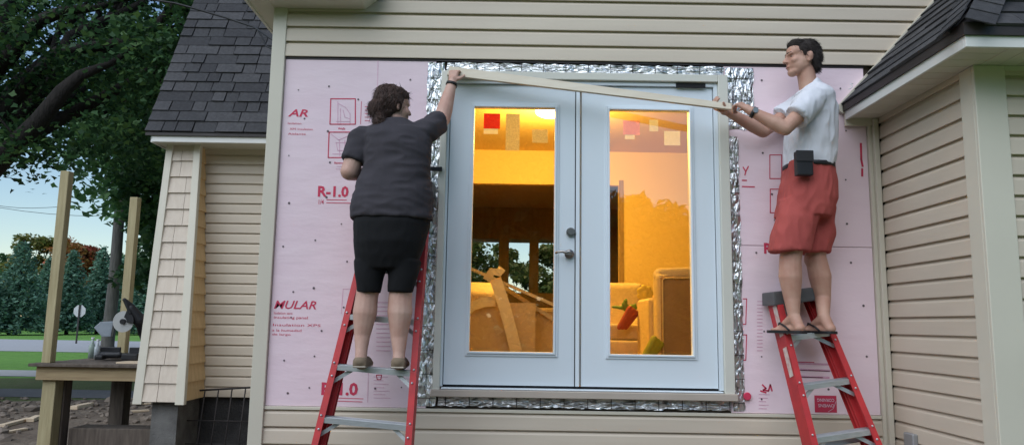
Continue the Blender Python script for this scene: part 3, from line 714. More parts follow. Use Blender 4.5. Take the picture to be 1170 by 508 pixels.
# steel mesh leaning on the foundation
mesh_t = empty('steel_mesh_panel', (-2.6, 2.9, 0)); tag(mesh_t, 'dark steel mesh panel leaning against the left foundation', 'mesh panel')
a, b = P(219, 446, Y=2.95), P(296, 444, Y=2.95)
b.z = a.z + .05
tubeo('top_bar', [a, b], .010, M_REBAR, mesh_t)
for k in range(6):
    t = k / 5; p = lerp(a, b, t); tubeo('vertical_bar', [p, (p.x, 2.80, .0)], .007, M_REBAR, mesh_t, 6)
for zz in (.45, .22): tubeo('cross_bar', [(a.x, 2.86, zz), (b.x, 2.86, zz)], .006, M_REBAR, mesh_t, 6)
# roof of the left wing: steep, shingle by shingle
ye, ze = 2.72, P(168, 151, Y=2.72).z
SL = 2.09; dz = SL / math.hypot(1, SL); dy = 1 / math.hypot(1, SL)
xe = P(168, 151, Y=ye).x
ROOFL = 5.0
lr = prismo('left_wing_roof', [(xe + .01, ye, ze - .02), (xe + .01, ye + dy * ROOFL, ze + dz * ROOFL - .02), (xe + .01, ye + dy * ROOFL + 1.2, ze + dz * ROOFL - .02), (xe + .01, ye + 1.0, ze - .02)], (XL - xe, 0, 0), mat('roof_deck', (.03, .028, .03)), house)
nrm_r = Vector((0, -dz, dy))
def shingle_mesh(w, e=.143, th=.008):
    bm = bmesh.new(); q = [Vector(v) for v in ((0, 0, 0), (w, 0, 0), (w, e + .03, 0), (0, e + .03, 0))]
    a = [bm.verts.new(v) for v in q]; b = [bm.verts.new(v + Vector((0, 0, th if i < 2 else .001))) for i, v in enumerate(q)]
    bm.faces.new(b); bm.faces.new(a[::-1])
    for i in range(4): bm.faces.new((a[i], a[(i + 1) % 4], b[(i + 1) % 4], b[i]))
    me = mesh_of(bm, 'shingle'); return me
SHM = [mat('asphalt_shingle_%s' % n_, c1, c2, rough=.95, scale=26, bump=.7, bscale=230) for n_, c1, c2 in
       (('dark', (.058, .057, .060), (.040, .039, .042)), ('mid', (.072, .071, .074), (.050, .049, .052)), ('light', (.092, .090, .093), (.064, .062, .065)))]
SHC = {}
def put_shingle(parent, x0, w, base, ex, ey, en, th):
    key = (round(w, 2), th, rr.randrange(3))
    if key not in SHC:
        SHC[key] = shingle_mesh(key[0], th=th); SHC[key].materials.append(SHM[key[2]])
    o = bpy.data.objects.new('shingle', SHC[key]); C.objects.link(o); o.parent = parent
    M = Matrix((ex, ey, en)).transposed().to_4x4(); M.translation = base; o.matrix_basis = M
    return o
ex, ey = Vector((1, 0, 0)), Vector((0, dy, dz))
for k in range(17):
    x = xe - .012; s_ = k * .143
    while x < XL - .02:
        w_ = min(rr.choice((.14, .18, .24, .30, .36)), XL - .0 - x)
        if w_ < .03: break
        put_shingle(lr, x, w_ - .007, Vector((x, ye - .015 + dy * s_, ze + .005 + dz * s_)), ex, ey, nrm_r, rr.choice((.007, .013, .020)))
        x += w_
bm = bmesh.new(); s_ = 17 * .143; prism(bm, [(xe, ye + dy * s_ - .01, ze + dz * s_), (XL, ye + dy * s_ - .01, ze + dz * s_), (XL, ye + dy * ROOFL, ze + dz * ROOFL), (xe, ye + dy * ROOFL, ze + dz * ROOFL)], nrm_r * .012)
link('upper_shingles', mesh_of(bm), M_SHINGLE, lr)
fz0, fz1 = P(200, 162, Y=ye).z, ze - .022
boxo('left_wing_fascia', (xe + .05, ye + .01, fz0), (XL, ye + .03, fz1), M_FASC, house, .003)
boxo('left_wing_drip_edge', (xe - .01, ye - .012, fz1 - .012), (XL - .001, ye + .008, fz1 + .02), M_DRIP, house)
boxo('left_wing_soffit', (xe + .05, ye + .031, fz0 + .012), (XL + .0, YW + .1, fz0 + .03), M_SOFF, house)
boxo('left_wing_side_fascia', (xe + .03, ye + .031, fz0 - .0), (xe + .049, ye + 1.6, fz1), M_FASC, house)
prismo('left_wing_gable', [(-3.60, YW + .15, 3.4), (-3.60, YW + 1.0, 6.0), (-3.60, YW + 3.2, 6.0), (-3.60, YW + 3.2, 0), (-3.60, YW + .2, 0)], (.1, 0, 0), M_SID, house)

# ================================================================== RIGHT WING
ZS = 2.883
YF = -1.05                              # front face of the wing
XC = 2.47
rw = boxo('right_wing_side_wall', (XC + .004, YF + .02, .30), (XC + .1, .0, ZS), M_WALL, house)
siding(rw, 0, 0, [ZB - .012 - E_ROW * 5 + k * E_ROW for k in range(24)], rz=-math.pi / 2, origin=(XC + .003, -.03), lens=[-YF - .03 - .105] * 24)
rf = boxo('right_wing_front_wall', (XC + .1, YF + .004, .30), (5.6, YF + .1, ZS), M_WALL, house)
siding(rf, XC + .14, 5.6, [ZB - .03 - E_ROW * 5 + k * E_ROW for k in range(24)], y=YF + .003)
bm = bmesh.new(); box(bm, (XC - .022, YF - .022, .29), (XC + .145, YF + .0, ZS)); box(bm, (XC - .022, YF, .29), (XC, YF + .11, ZS)); bevel(bm, .003); link('corner_board', mesh_of(bm), M_TRIM, house)
boxo('frieze_channel', (XC + .146, YF - .02, ZS - .028), (5.6, YF + .0, ZS - .001), M_TRIM, house)
boxo('right_wing_foundation', (XC + .02, YF + .02, -.2), (5.6, .02, .30), M_CONC, house)
XE, YE = 2.235, -1.355                   # eave corner
# soffit of ribbed panels
so_ = empty('right_wing_soffit', (0, 0, 0), parent=house)
y = YE + .018
while y < -.03:
    boxo('soffit_panel', (XE + .018, y, ZS + .001), (XC + .01, min(y + .098, -.024), ZS + .014), M_SOFF, so_, .003); y += .10
x = XC + .012
while x < 5.5: boxo('soffit_panel', (x, YE + .018, ZS + .001), (x + .098, YF + .01, ZS + .014), M_SOFF, so_, .003); x += .10
ft = P(1103, 34, Y=YE).z
boxo('right_wing_fascia', (XE, YE, ZS - .012), (5.6, YE + .017, ft), M_FASC, house, .002)
boxo('right_wing_side_fascia', (XE, YE + .0175, ZS - .012), (XE + .017, -.03, ft), M_FASC, house, .002)
boxo('eave_end_cap', (XE, -.029, ZS - .05), (XC - .04, -.012, ft + .05), M_TRIM, house)
boxo('right_wing_drip_edge', (XE - .014, YE - .014, ft - .03), (5.6, YE - .001, ft + .035), M_DRIP, house)
boxo('right_wing_side_drip_edge', (XE - .014, YE - .0005, ft - .03), (XE - .001, -.026, ft + .035), M_DRIP, house)
RS = 1.10; hx, hz = 1 / math.hypot(1, RS), RS / math.hypot(1, RS)
zr = ft + .012
TOP = 2.2
bm = bmesh.new()
prism(bm, [(XE - .01, YE - .01, zr), (XE - .01, -.025, zr), (XE + 1.34, -.025, zr + 1.34 * RS), (XE + 1.34, YE + 1.34, zr + 1.34 * RS)], (0, 0, -.02))
rrs = link('right_wing_side_roof', mesh_of(bm), MATS['roof_deck'], house)
bm = bmesh.new()
prism(bm, [(XE - .01, YE - .01, zr - .001), (5.7, YE - .01, zr - .001), (5.7, YE + 1.33, zr + 1.33 * RS), (XE + 1.34, YE + 1.33, zr + 1.33 * RS)], (0, 0, -.02))
rrf = link('right_wing_front_roof', mesh_of(bm), MATS['roof_deck'], house)
ex, ey, en = Vector((0, -1, 0)), Vector((hx, 0, hz)), Vector((-hz, 0, hx))
for k in range(13):
    run = k * .143 * hx; y0_, y1_ = -.026, YE - .012 + run
    yy = y0_
    while yy > y1_ + .115:
        w_ = min(rr.choice((.14, .20, .26, .32)), yy - y1_ - .10)
        put_shingle(rrs, 0, w_ - .003, Vector((XE - .018 + run, yy, zr + .004 + k * .143 * hz)), ex, ey, en, rr.choice((.010, .014, .018)))
        yy -= w_
ex, ey, en = Vector((1, 0, 0)), Vector((0, hx, hz)), Vector((0, -hz, hx))
for k in range(8):
    run = k * .143 * hx; x = XE - .012 + run + .10
    while x < 3.6:
        w_ = rr.choice((.14, .20, .26, .32))
        put_shingle(rrf, 0, w_ - .003, Vector((x, YE - .018 + run, zr + .004 + k * .143 * hz)), ex, ey, en, rr.choice((.010, .014, .018)))
        x += w_
hp = empty('hip_ridge', (XE, YE, zr), parent=house)
hd = Vector((1, 1, RS)).normalized(); hs = Vector((1, -1, 0)).normalized(); hn = hd.cross(hs) * -1
if hn.z < 0: hn = -hn
n1, n2 = Vector((-hz, 0, hx)), Vector((0, -hz, hx))
w1_, w2_ = n1.cross(hd), n2.cross(hd)
if w1_.y < 0: w1_ = -w1_
if w2_.x < 0: w2_ = -w2_
for k in range(11):
    b0 = Vector((XE - .02, YE - .02, zr + .016)) + hd * (.14 * k); L_ = .19; bm = bmesh.new()
    for w_, n_ in ((w1_, n1), (w2_, n2)):
        q = [b0 + n_ * .022, b0 + w_ * .135 + n_ * .022, b0 + w_ * .135 + hd * L_ + n_ * .014, b0 + hd * L_ + n_ * .014]; prism(bm, q, n_ * .006)
    link('cap_shingle', mesh_of(bm), SHM[k % 3], hp)
# J-channel following the roof line on the door wall
prismo('roof_line_trim', [(XE - .06, -.03, zr - .02), (XE - .01, -.03, zr - .055), (XE + 1.9, -.03, zr + 1.91 * RS - .055), (XE + 1.9, -.03, zr + 1.91 * RS + .04)], (0, .028, 0), M_TRIM, house)
# white dormer trim just above the front eave
def on_front(px, py):
    Y = YE
    while Y < 0 and P(px, py, Y=Y).z > zr + (Y - YE) * RS: Y += .005
    return P(px, py, Y=Y) + n2 * .03
dq = [on_front(1122, 11) + n2 * .035, on_front(1146, 9) + n2 * .035, on_front(1155, -4) + n2 * .035, on_front(1131, -4) + n2 * .035]
prismo('dormer_trim', dq, n2 * .02, M_WHITE, house, .003)
# tiny bent wire on the eave and the wall outlet
p = P(971, 100, Y=-.17)
tubeo('bent_clip', [p + Vector(v) for v in ((.012, -.02, .02), (-.006, -.025, .015), (.008, -.025, 0), (-.004, -.02, -.014), (-.016, -.015, -.016))], .003, M_WHITE, house, 6)
c1, c2 = P(1026, 484, Y=-.25), P(1034, 508, Y=-.25)
ob = empty('outlet_box', (XC, -.25, .8), parent=house)
boxo('cover', (XC - .05, -.31, .60), (XC - .0165, -.20, .86), M_GALV, ob, .006)
boxo('socket', (XC - .058, -.285, .64), (XC - .0505, -.225, .78), M_BLACK, ob, .003)

# ================================================================== LADDERS
def ladder(name, base, top, wv, w0, w1, nsteps, label, capz=None, sp=.305, depth=.085):
    """folded fibreglass step ladder: base/top are rail centres, wv the direction of its width"""
    base, top, wv = Vector(base), Vector(top), Vector(wv).normalized()
    ax = (top - base); Lr = ax.length; ax.normalize()
    wv = (wv - ax * wv.dot(ax)).normalized(); nf = wv.cross(ax).normalized()
    if nf.y > 0: nf = -nf                    # towards the climber
    root = empty(name, base); tag(root, label, 'ladder', 'red folding step ladders')
    def rail(side, off, mt, ww, d_, nm):
        bm = bmesh.new()
        b0, t0_ = base + wv * side * w0 / 2 + nf * off, base + ax * (Lr - .012) + wv * side * w1 / 2 + nf * off
        # C channel: web plus two flanges
        iw = wv * -side
        for (o0, o1, f0, f1) in ((0, .006, 0, d_), (.006, ww, d_ - .007, d_), (.006, ww, 0, .007)):
            q = [b0 + iw * o0 + nf * f0, b0 + iw * o1 + nf * f0, b0 + iw * o1 + nf * f1, b0 + iw * o0 + nf * f1]
            dd = t0_ - b0; prism(bm, q, dd)
        return link(nm, mesh_of(bm), mt, root)
    for s in (-1, 1):
        r_ = rail(s, 0, M_RED, .038, depth, 'front_rail')
        b0 = base + wv * s * w0 / 2
        bm = bmesh.new(); prism(bm, [b0 + wv * -s * -.006 + nf * -.005, b0 + wv * -s * .044 + nf * -.005, b0 + wv * -s * .044 + nf * (depth + .006), b0 + wv * -s * -.006 + nf * (depth + .006)], ax * .05); link('foot', mesh_of(bm), M_BLACK, r_)
    for s in (-1, 1): rail(s * .93, -.062, M_RED, .03, .045, 'rear_rail')
    for k in range(1, nsteps + 1):
        t = k * sp / Lr; ww = (w0 + (w1 - w0) * t) / 2 - .008
        c = base + ax * (k * sp)
        hz_ = Vector((wv.x, wv.y, wv.z)); fl_ = Vector((nf.x, nf.y, 0)).normalized(); upv = Vector((0, 0, 1))
        st = empty('step', c, parent=None); 
        bpy.data.objects.remove(st)
        bm = bmesh.new()
        f_ = depth * .98
        prism(bm, [c - hz_ * ww - fl_ * .0 + upv * 0, c + hz_ * ww, c + hz_ * ww + fl_ * f_, c - hz_ * ww + fl_ * f_], (0, 0, -.005))
        prism(bm, [c - hz_ * ww + fl_ * f_, c + hz_ * ww + fl_ * f_, c + hz_ * ww + fl_ * (f_ + .004), c - hz_ * ww + fl_ * (f_ + .004)], (0, 0, -.030))
        prism(bm, [c - hz_ * ww - fl_ * .004, c + hz_ * ww - fl_ * .004, c + hz_ * ww, c - hz_ * ww], (0, 0, -.028))
        for j in range(5):
            q = c + fl_ * (f_ * (.1 + .18 * j)); prism(bm, [q - hz_ * ww, q + hz_ * ww, q + hz_ * ww + fl_ * .005, q - hz_ * ww + fl_ * .005], (0, 0, .003))
        s_o = link('step', mesh_of(bm), M_ALU, root)
        for s in (-1, 1):
            bm = bmesh.new(); p0 = c + hz_ * s * (ww - .004) - ax * .115 + nf * .045; p1 = c + hz_ * s * (ww - .115) + upv * -.02 + fl_ * .05
            dd = (p1 - p0).normalized(); nn = dd.cross(fl_).normalized() * .011
            prism(bm, [p0 - nn, p0 + nn, p1 + nn, p1 - nn], fl_ * .006); link('brace', mesh_of(bm), M_ALU, s_o)
            for q in (c + hz_ * s * (ww - .008) + nf * (depth + .002) - ax * .008, c + hz_ * s * (ww - .008) + nf * (depth + .002) - ax * .085):
                bm = bmesh.new(); bmesh.ops.create_uvsphere(bm, u_segments=8, v_segments=6, radius=.007, matrix=Matrix.Translation(q)); link('rivet', mesh_of(bm), M_ALU, s_o)
    # rear horizontals
    for k in range(1, nsteps, 2):
        c = base + ax * (k * sp - (.075 if nsteps == 5 else .022)) - nf * .04; t = k * sp / Lr; ww = (w0 + (w1 - w0) * t) / 2 * .9
        bm = bmesh.new(); prism(bm, [c - wv * ww, c + wv * ww, c + wv * ww + ax * .028, c - wv * ww + ax * .028], nf * -.012); link('rear_bar', mesh_of(bm), M_ALU, root)
    # moulded cap
    c = base + ax * Lr; bm = bmesh.new(); fl_ = Vector((nf.x, nf.y, 0)).normalized(); ww = w1 / 2 + .012
    c = c + Vector((0, 0, .022)); prism(bm, [c - wv * ww - fl_ * .075, c + wv * ww - fl_ * .075, c + wv * (ww + .006) + fl_ * (depth + .026), c - wv * (ww + .006) + fl_ * (depth + .026)], (0, 0, -.085)); bevel(bm, .010, 2)
    link('top_cap', mesh_of(bm), mat('cap_grey_plastic', (.10, .10, .10), (.075, .075, .078), rough=.6), root)
    return root, base, ax, nf, wv
# woman's ladder
W_L = ladder('step_ladder', (-.892, -.62, .02), (-.695, -.10, 2.36), (1, -.06, 0), .68, .345, 7, 'taller red ladder with aluminium steps under the woman in black shorts')
M_L = ladder('step_ladder', (2.095, -.60, .01), (1.800, -.075, 1.70), (1, .10, 0), .545, .29, 5, 'shorter red ladder with grey top cap under the man in red shorts')
def sticker3(L, t0, t1, mt):
    root, base, ax, nf, wv = L
    w0, w1, Lr = .545, .29, 1.80
    p0 = base + ax * (Lr * t0) - wv * ((w0 + (w1 - w0) * t0) / 2 + .0015) + nf * .02; p1 = base + ax * (Lr * t1) - wv * ((w0 + (w1 - w0) * t1) / 2 + .0015) + nf * .02
    bm = bmesh.new(); bm.faces.new([bm.verts.new(v) for v in (p0, p0 + nf * .05, p1 + nf * .05, p1)]); link('rail_label', mesh_of(bm), mt, root)
sticker3(M_L, .84, .95, mat('rail_label', (.62, .56, .50), (.5, .3, .28), scale=30)); sticker3(M_L, .70, .80, MATS['rail_label'])

# ================================================================== TRIM BOARD HELD BETWEEN THEM
ba, bb = P(512, 80.5, Y=-.09), P(836, 121.5, Y=-.30)
bd = (bb - ba).normalized(); bn = Vector((0, -1, .25)); bn = (bn - bd * bn.dot(bd)).normalized(); bu = bd.cross(bn)
if bu.z < 0: bu = -bu
tbm = bmesh.new(); hh = .036
q = [ba - bu * hh, bb - bu * hh * .62, bb + bu * hh * .62, ba + bu * hh]
prism(tbm, q, bn * -.018); bevel(tbm, .002)
tb = link('trim_board', mesh_of(tbm), mat('primed_board', (.66, .60, .48), (.58, .50, .38), rough=.6, scale=4, stretch=(.6, 6, 6)))
tag(tb, 'long pale trim board held slanting across the top of the double door', 'board')

# ================================================================== PEOPLE
M_SKIN = mat('skin', (.50, .305, .225), (.42, .215, .155), rough=.5, scale=11, spec=.35, bump=.12, bscale=240)
M_SKINW = mat('skin_light', (.55, .355, .28), (.46, .255, .195), rough=.5, scale=10, spec=.35, bump=.12, bscale=240)
M_HAIRM = mat('dark_brown_hair', (.030, .020, .016), (.016, .011, .009), rough=.55, scale=40, stretch=(1, 1, 4), bump=.6, bscale=120)
M_HAIRW = mat('brown_hair', (.085, .043, .031), (.036, .019, .014), rough=.5, scale=30, stretch=(2, 2, .6), bump=.8, bscale=90)
M_TEE = mat('light_grey_cotton', (.62, .63, .67), (.57, .58, .62), rough=.95, scale=6, bump=.15, bscale=200)
M_DTEE = mat('charcoal_cotton', (.047, .042, .049), (.037, .033, .039), rough=.95, scale=6, bump=.15, bscale=200)
M_RSH = mat('salmon_red_twill', (.40, .082, .070), (.34, .066, .058), rough=.95, scale=7, bump=.2, bscale=160)
M_BSH = mat('black_jersey', (.006, .006, .007), (.004, .004, .005), rough=.95)
M_TANSH = mat('tan_suede', (.22, .165, .11), (.17, .125, .085), rough=.9, scale=20)
M_SOLE = mat('pale_sole', (.42, .37, .30), rough=.8)
M_EYE = mat('eye_white', (.34, .30, .27)); M_IRIS = mat('iris_dark', (.02, .015, .012))
M_LIP = mat('lip', (.36, .15, .12))

def hand(bm, wrist, d, pn, thumb_side, curl=1.1, s=1.0):
    """palm, four unequal curled fingers and a thumb; d: along the hand, pn: the way the palm faces"""
    d = Vector(d).normalized(); pn = Vector(pn); pn = (pn - d * pn.dot(d)).normalized(); lat = d.cross(pn).normalized() * thumb_side
    capsule(bm, wrist, .025 * s, wrist + d * .03 * s, .028 * s)
    for k in (-1.2, -.4, .4, 1.2): capsule(bm, wrist + d * .02 * s + lat * k * .012 * s, .016 * s, wrist + d * .088 * s + lat * k * .0215 * s, .0125 * s)
    for k, L_ in zip((1.2, .4, -.4, -1.2), (.92, 1.0, .95, .76)):
        p = wrist + d * .090 * s + lat * k * .0215 * s; a_ = .25
        for seg, r_ in ((.042, .0098), (.027, .0090), (.021, .0080)):
            a_ += curl * .62; q = p + (d * math.cos(a_) + pn * math.sin(a_) + lat * k * .03) * seg * L_ * s
            capsule(bm, p, r_ * s, q, r_ * .93 * s, 10, 3); p = q
    p = wrist + d * .028 * s + lat * .024 * s
    for (v, seg, r_) in ((lat * .75 + d * .55 + pn * .35, .040, .0135), (lat * .25 + d * .75 + pn * .6, .032, .0112), (d * .6 + pn * .75 - lat * .1, .026, .0098)):
        q = p + v.normalized() * seg * s; capsule(bm, p, r_ * s, q, r_ * .92 * s, 10, 3); p = q

def ring_px(x, y, Y, hwx, dy_):        # horizontal body section: centre pixel, half width in px, half depth in metres
    c = P(x, y, Y=Y); k = (P(x + hwx, y, Y=Y) - c).length
    return (c, (k, 0, 0), (0, dy_, 0))

def strands(hair_obj, n, length, flow, lift, width, seed, material):
    """fine strands rooted on the hair mass: flow(p) gives the combing direction"""
    rg_ = random.Random(seed); me = hair_obj.data; nv = len(me.vertices); V = []; Fc = []
    for k in range(n):
        v = me.vertices[rg_.randrange(nv)]; nn = v.normal; f_ = flow(v.co); f_ = f_ - nn * f_.dot(nn)
        if f_.length < 1e-4: continue
        f_.normalize(); f_ = (f_ + Vector((rg_.gauss(0, .2), rg_.gauss(0, .2), rg_.gauss(0, .2)))).normalized()
        L_ = length * rg_.uniform(.5, 1.3); lf = lift * rg_.uniform(.2, 1.6) + (.3 if rg_.random() < .02 else 0)
        sd2 = f_.cross(nn); sd2 = (sd2 + nn * rg_.uniform(-.6, .6)).normalized() * width / 2
        p = v.co - nn * .002; b0 = len(V)
        for t, w_ in ((0, 1), (.5, .8), (1, .15)):
            q = p + f_ * L_ * t + nn * (lf * L_ * t * (1 - .45 * t)) + Vector((0, 0, -.25 * L_ * t * t)); V += [q - sd2 * w_, q + sd2 * w_]
        Fc += [(b0, b0 + 1, b0 + 3, b0 + 2), (b0 + 2, b0 + 3, b0 + 5, b0 + 4)]
    m2 = bpy.data.meshes.new('hair_strands'); m2.from_pydata([tuple(v) for v in V], [], Fc); m2.materials.append(material)
    o = bpy.data.objects.new('hair_strands', m2); C.objects.link(o); o.parent = hair_obj; o['kind'] = 'stuff'; return o
# ---------------------------------------------------------------- man
man = empty('person', (1.82, -.22, 1.44))
tag(man, 'man in light grey t-shirt and red shorts on the shorter ladder, holding a board', 'person')
TZ = 1.442                                # tread height under his feet
bm = bmesh.new()
def leg(bm, pts): 
    for (a, ra), (b, rb) in zip(pts, pts[1:]): capsule(bm, a, ra, b, rb)
LL = -.285; RL = -.165
aL = P(907, 360, Y=-.30); aR = P(941, 361, Y=-.255)
leg(bm, [(P(920, 205, Y=-.25), .07), (P(908, 262, Y=LL), .070), (P(903, 296, Y=LL), .066), (P(903, 316, Y=LL), .071), (P(905, 340, Y=LL), .051), (aL, .036)])
leg(bm, [(P(927, 205, Y=-.19), .07), (P(931, 262, Y=RL), .068), (P(932, 294, Y=RL), .065), (P(937, 316, Y=RL), .070), (P(940, 340, Y=RL), .050), (aR, .036)])
ellipsoid(bm, P(906, 297, Y=LL - .0) + Vector((-.035, 0, 0)), (.032, .045, .05)); ellipsoid(bm, P(930, 296, Y=RL) + Vector((-.03, 0, 0)), (.03, .045, .05))
def foot(bm, ank, yaw, L_=.25):
    f_ = Vector((-math.cos(yaw), math.sin(yaw), 0)); s_ = Vector((-f_.y, f_.x, 0)); g = Vector((ank.x, ank.y, TZ + .016))
    capsule(bm, ank, .037, g - f_ * .035 + Vector((0, 0, .032)), .034); ellipsoid(bm, g - f_ * .045 + Vector((0, 0, .022)), (.034, .034, .03))
    capsule(bm, ank + Vector((0, 0, -.015)), .036, g + f_ * .10 + Vector((0, 0, .022)), .026)
    capsule(bm, g - f_ * .03 + Vector((0, 0, .018)), .03, g + f_ * .11 + Vector((0, 0, .012)), .032)
    for k, q in zip((-2, -1, 0, 1, 2), (.19, .185, .178, .168, .152)):
        b0 = g + f_ * .11 + s_ * k * .0155 + Vector((0, 0, .012)); capsule(bm, b0, .0125, g + f_ * q * L_ / .25 + s_ * k * .017 + Vector((0, 0, .008)), .010 if abs(k) < 2 else .0115, 10, 3)
    return f_, s_, g
fL = foot(bm, aL, R(66)); fR = foot(bm, aR, R(62))
# trunk under the shirt, neck
capsule(bm, P(922, 190, Y=-.22), .095, P(927, 135, Y=-.22), .10)
Hc = P(916.5, 68, Y=-.235)                # head centre
capsule(bm, P(926, 112, Y=-.225), .062, Hc + Vector((.018, 0, -.07)), .056)
capsule(bm, P(928, 116, Y=-.29), .045, P(926, 116, Y=-.16), .045)
# head, facing -x
def E_(c, r, rot=None): ellipsoid(bm, Hc + Vector(c), r, rot)
E_((.018, 0, .030), (.098, .077, .098)); E_((-.040, 0, -.025), (.058, .063, .082)); E_((-.050, 0, .045), (.050, .062, .055))
E_((-.066, 0, -.092), (.032, .036, .027)); 
for s in (-1, 1): capsule(bm, Hc + Vector((-.055, s * .026, -.086)), .024, Hc + Vector((.010, s * .046, -.045)), .022); E_((-.028, s * .034, -.045), (.052, .032, .048)); E_((-.005, s * .045, -.02), (.045, .026, .045))
capsule(bm, Hc + Vector((-.094, 0, .016)), .0095, Hc + Vector((-.117, 0, -.022)), .0125); E_((-.108, .011, -.026), (.010, .009, .008)); E_((-.108, -.011, -.026), (.010, .009, .008))
capsule(bm, Hc + Vector((-.086, -.042, .026)), .011, Hc + Vector((-.094, -.010, .024)), .012); capsule(bm, Hc + Vector((-.086, .042, .026)), .011, Hc + Vector((-.094, .010, .024)), .012)
E_((-.094, 0, -.053), (.011, .022, .007)); E_((-.092, 0, -.066), (.012, .020, .008)); E_((-.062, -.042, -.022), (.028, .022, .022)); E_((-.062, .042, -.022), (.028, .022, .022))
for s in (-1, 1):
    E_((.020, s * .078, -.004), (.022, .008, .032), Matrix.Rotation(R(-14), 3, 'Y')); E_((.014, s * .080, -.030), (.011, .007, .013)); E_((.026, s * .086, .006), (.014, .006, .022))
# arms
shL, elL, wrL = P(931, 113, Y=-.40), P(897, 147, Y=-.47), P(858, 127, Y=-.42)
shR, elR, wrR = P(924, 113, Y=-.05), P(872, 150, Y=-.10), P(832, 128, Y=-.20)
for sh, el, wr in ((shL, elL, wrL), (shR, elR, wrR)):
    capsule(bm, sh, .046, lerp(sh, el, .5), .049); capsule(bm, lerp(sh, el, .5), .049, el, .043)
    capsule(bm, el, .044, lerp(el, wr, .3), .046); capsule(bm, lerp(el, wr, .3), .046, wr, .029)
hand(bm, wrL, P(836, 113, Y=-.36) - wrL, (-.1, .5, -.85), -1, 1.25)
hand(bm, wrR, P(808, 122, Y=-.25) - wrR, (-.2, -.5, .85), -1, .95)
body = fuse('body', bm, M_SKIN, man, .0055, 5)
# shirt
bm = bmesh.new()
loft(bm, [ring_px(923.5, 192, -.22, 26.5, .165), ring_px(925, 178, -.22, 27, .172), ring_px(926, 160, -.22, 26.5, .18), ring_px(927, 143, -.22, 25.5, .19), ring_px(928, 126, -.22, 24, .195), ring_px(928, 113, -.22, 20.5, .195), (P(926.5, 106, Y=-.225), (.085, 0, .022), (0, .155, 0)), (P(923.5, 102, Y=-.228), (.072, 0, .040), (0, .098, 0)), (P(920.5, 99.5, Y=-.23), (.068, 0, .052), (0, .078, 0))], sq=2.2)
for sh, el, t in ((shL, elL, .62), (shR, elR, .6)):
    sh2 = sh + Vector((0, .03 if sh.y < -.22 else -.03, .0))
    e_ = lerp(sh, el, t); x_, y_ = basis((el - sh)); 
    loft(bm, [(sh2 - (el - sh).normalized() * .05, x_ * .05, y_ * .05), (sh2, x_ * .077, y_ * .077), (lerp(sh, el, .35), x_ * .074, y_ * .074), (e_, x_ * .078, y_ * .078)])
capsule(bm, shL + Vector((0, .02, .0)), .074, shR + Vector((0, -.02, 0)), .074)
shirt = fuse('t_shirt', bm, M_TEE, man, .007, 4, wr=.011, wfreq=9, wstretch=(1.2, 1.2, .55), fine=.004, ffreq=17)
# shorts
bm = bmesh.new()
loft(bm, [ring_px(917, 248, -.225, 30, .155), ring_px(922, 228, -.222, 31.5, .165), ring_px(924, 208, -.22, 29, .165), ring_px(923.5, 187, -.22, 26, .158)], sq=2.3)
loft(bm, [ring_px(901.5, 287, LL, 21.5, .105), ring_px(905, 268, LL, 22.5, .105), ring_px(911, 248, LL, 24, .10), ring_px(916, 228, LL + .02, 26, .09)], sq=2.3)
loft(bm, [ring_px(929, 289, RL, 17.5, .10), ring_px(932, 268, RL, 19.5, .105), ring_px(931, 248, RL, 22, .10), ring_px(928, 226, RL - .02, 25, .09)], sq=2.3)
shorts = fuse('shorts', bm, M_RSH, man, .007, 4, wr=.012, wfreq=9, wstretch=(1.1, 1.1, .5), fine=.0035, ffreq=18)
bm = bmesh.new(); loft(bm, [ring_px(923.6, 193.5, -.22, 27, .168), ring_px(923.6, 189, -.22, 27, .168)]); link('belt', mesh_of(bm, 'belt', True), M_BLACK, man)
a, b = P(908.5, 201, Y=-.40), P(926, 174, Y=-.40)
bm = bmesh.new(); box(bm, (a.x, -.435, a.z), (b.x, -.385, b.z)); bevel(bm, .008, 2); pc = link('phone_pouch', mesh_of(bm), M_BLACK, man)
bm = bmesh.new(); box(bm, (a.x - .003, -.441, a.z + .085), (b.x + .003, -.4355, b.z + .003)); bevel(bm, .002); link('flap', mesh_of(bm), mat('pouch_nylon', (.025, .025, .028), rough=.8), pc)
# cargo pocket and seam
# hair
bm = bmesh.new()
def Eh(c, r, rot=None): ellipsoid(bm, Hc + Vector(c), r, rot)
Eh((.026, 0, .052), (.098, .081, .086)); Eh((.062, 0, .012), (.064, .076, .085)); Eh((-.030, 0, .092), (.066, .062, .040)); Eh((.075, 0, -.035), (.042, .062, .055))
for s in (-1, 1): capsule(bm, Hc + Vector((-.012, s * .066, .05)), .017, Hc + Vector((-.004, s * .070, .008)), .009)
hair = fuse('hair', bm, M_HAIRM, man, .0055, 3, fine=.004, ffreq=45, wstretch=(1, 1, .6), wr=.003, wfreq=20)
strands(hair, 3500, .030, lambda p: Vector((.8, 0, -.5)) if p.z < Hc.z + .09 else Vector((.3, -.6, .3)), .2, .0024, 3, M_HAIRM)
for s in (-1, 1):
    bm = bmesh.new(); ellipsoid(bm, Hc + Vector((-.0765, s * .031, .006)), (.009, .0115, .0042)); e_ = link('eye', mesh_of(bm, 'eye', True), M_EYE, man)
    bm = bmesh.new(); ellipsoid(bm, Hc + Vector((-.0835, s * .032, .006)), (.0035, .006, .0042)); link('iris', mesh_of(bm, 'iris', True), M_IRIS, e_)
    bm = bmesh.new(); capsule(bm, Hc + Vector((-.089, s * .046, .031)), .0045, Hc + Vector((-.101, s * .014, .031)), .0055, 8, 2); link('eyebrow', mesh_of(bm, 'brow', True), M_HAIRM, man)
bm = bmesh.new(); ellipsoid(bm, Hc + Vector((-.0985, 0, -.0595)), (.007, .021, .0065)); link('lips', mesh_of(bm, 'lips', True), M_LIP, man)
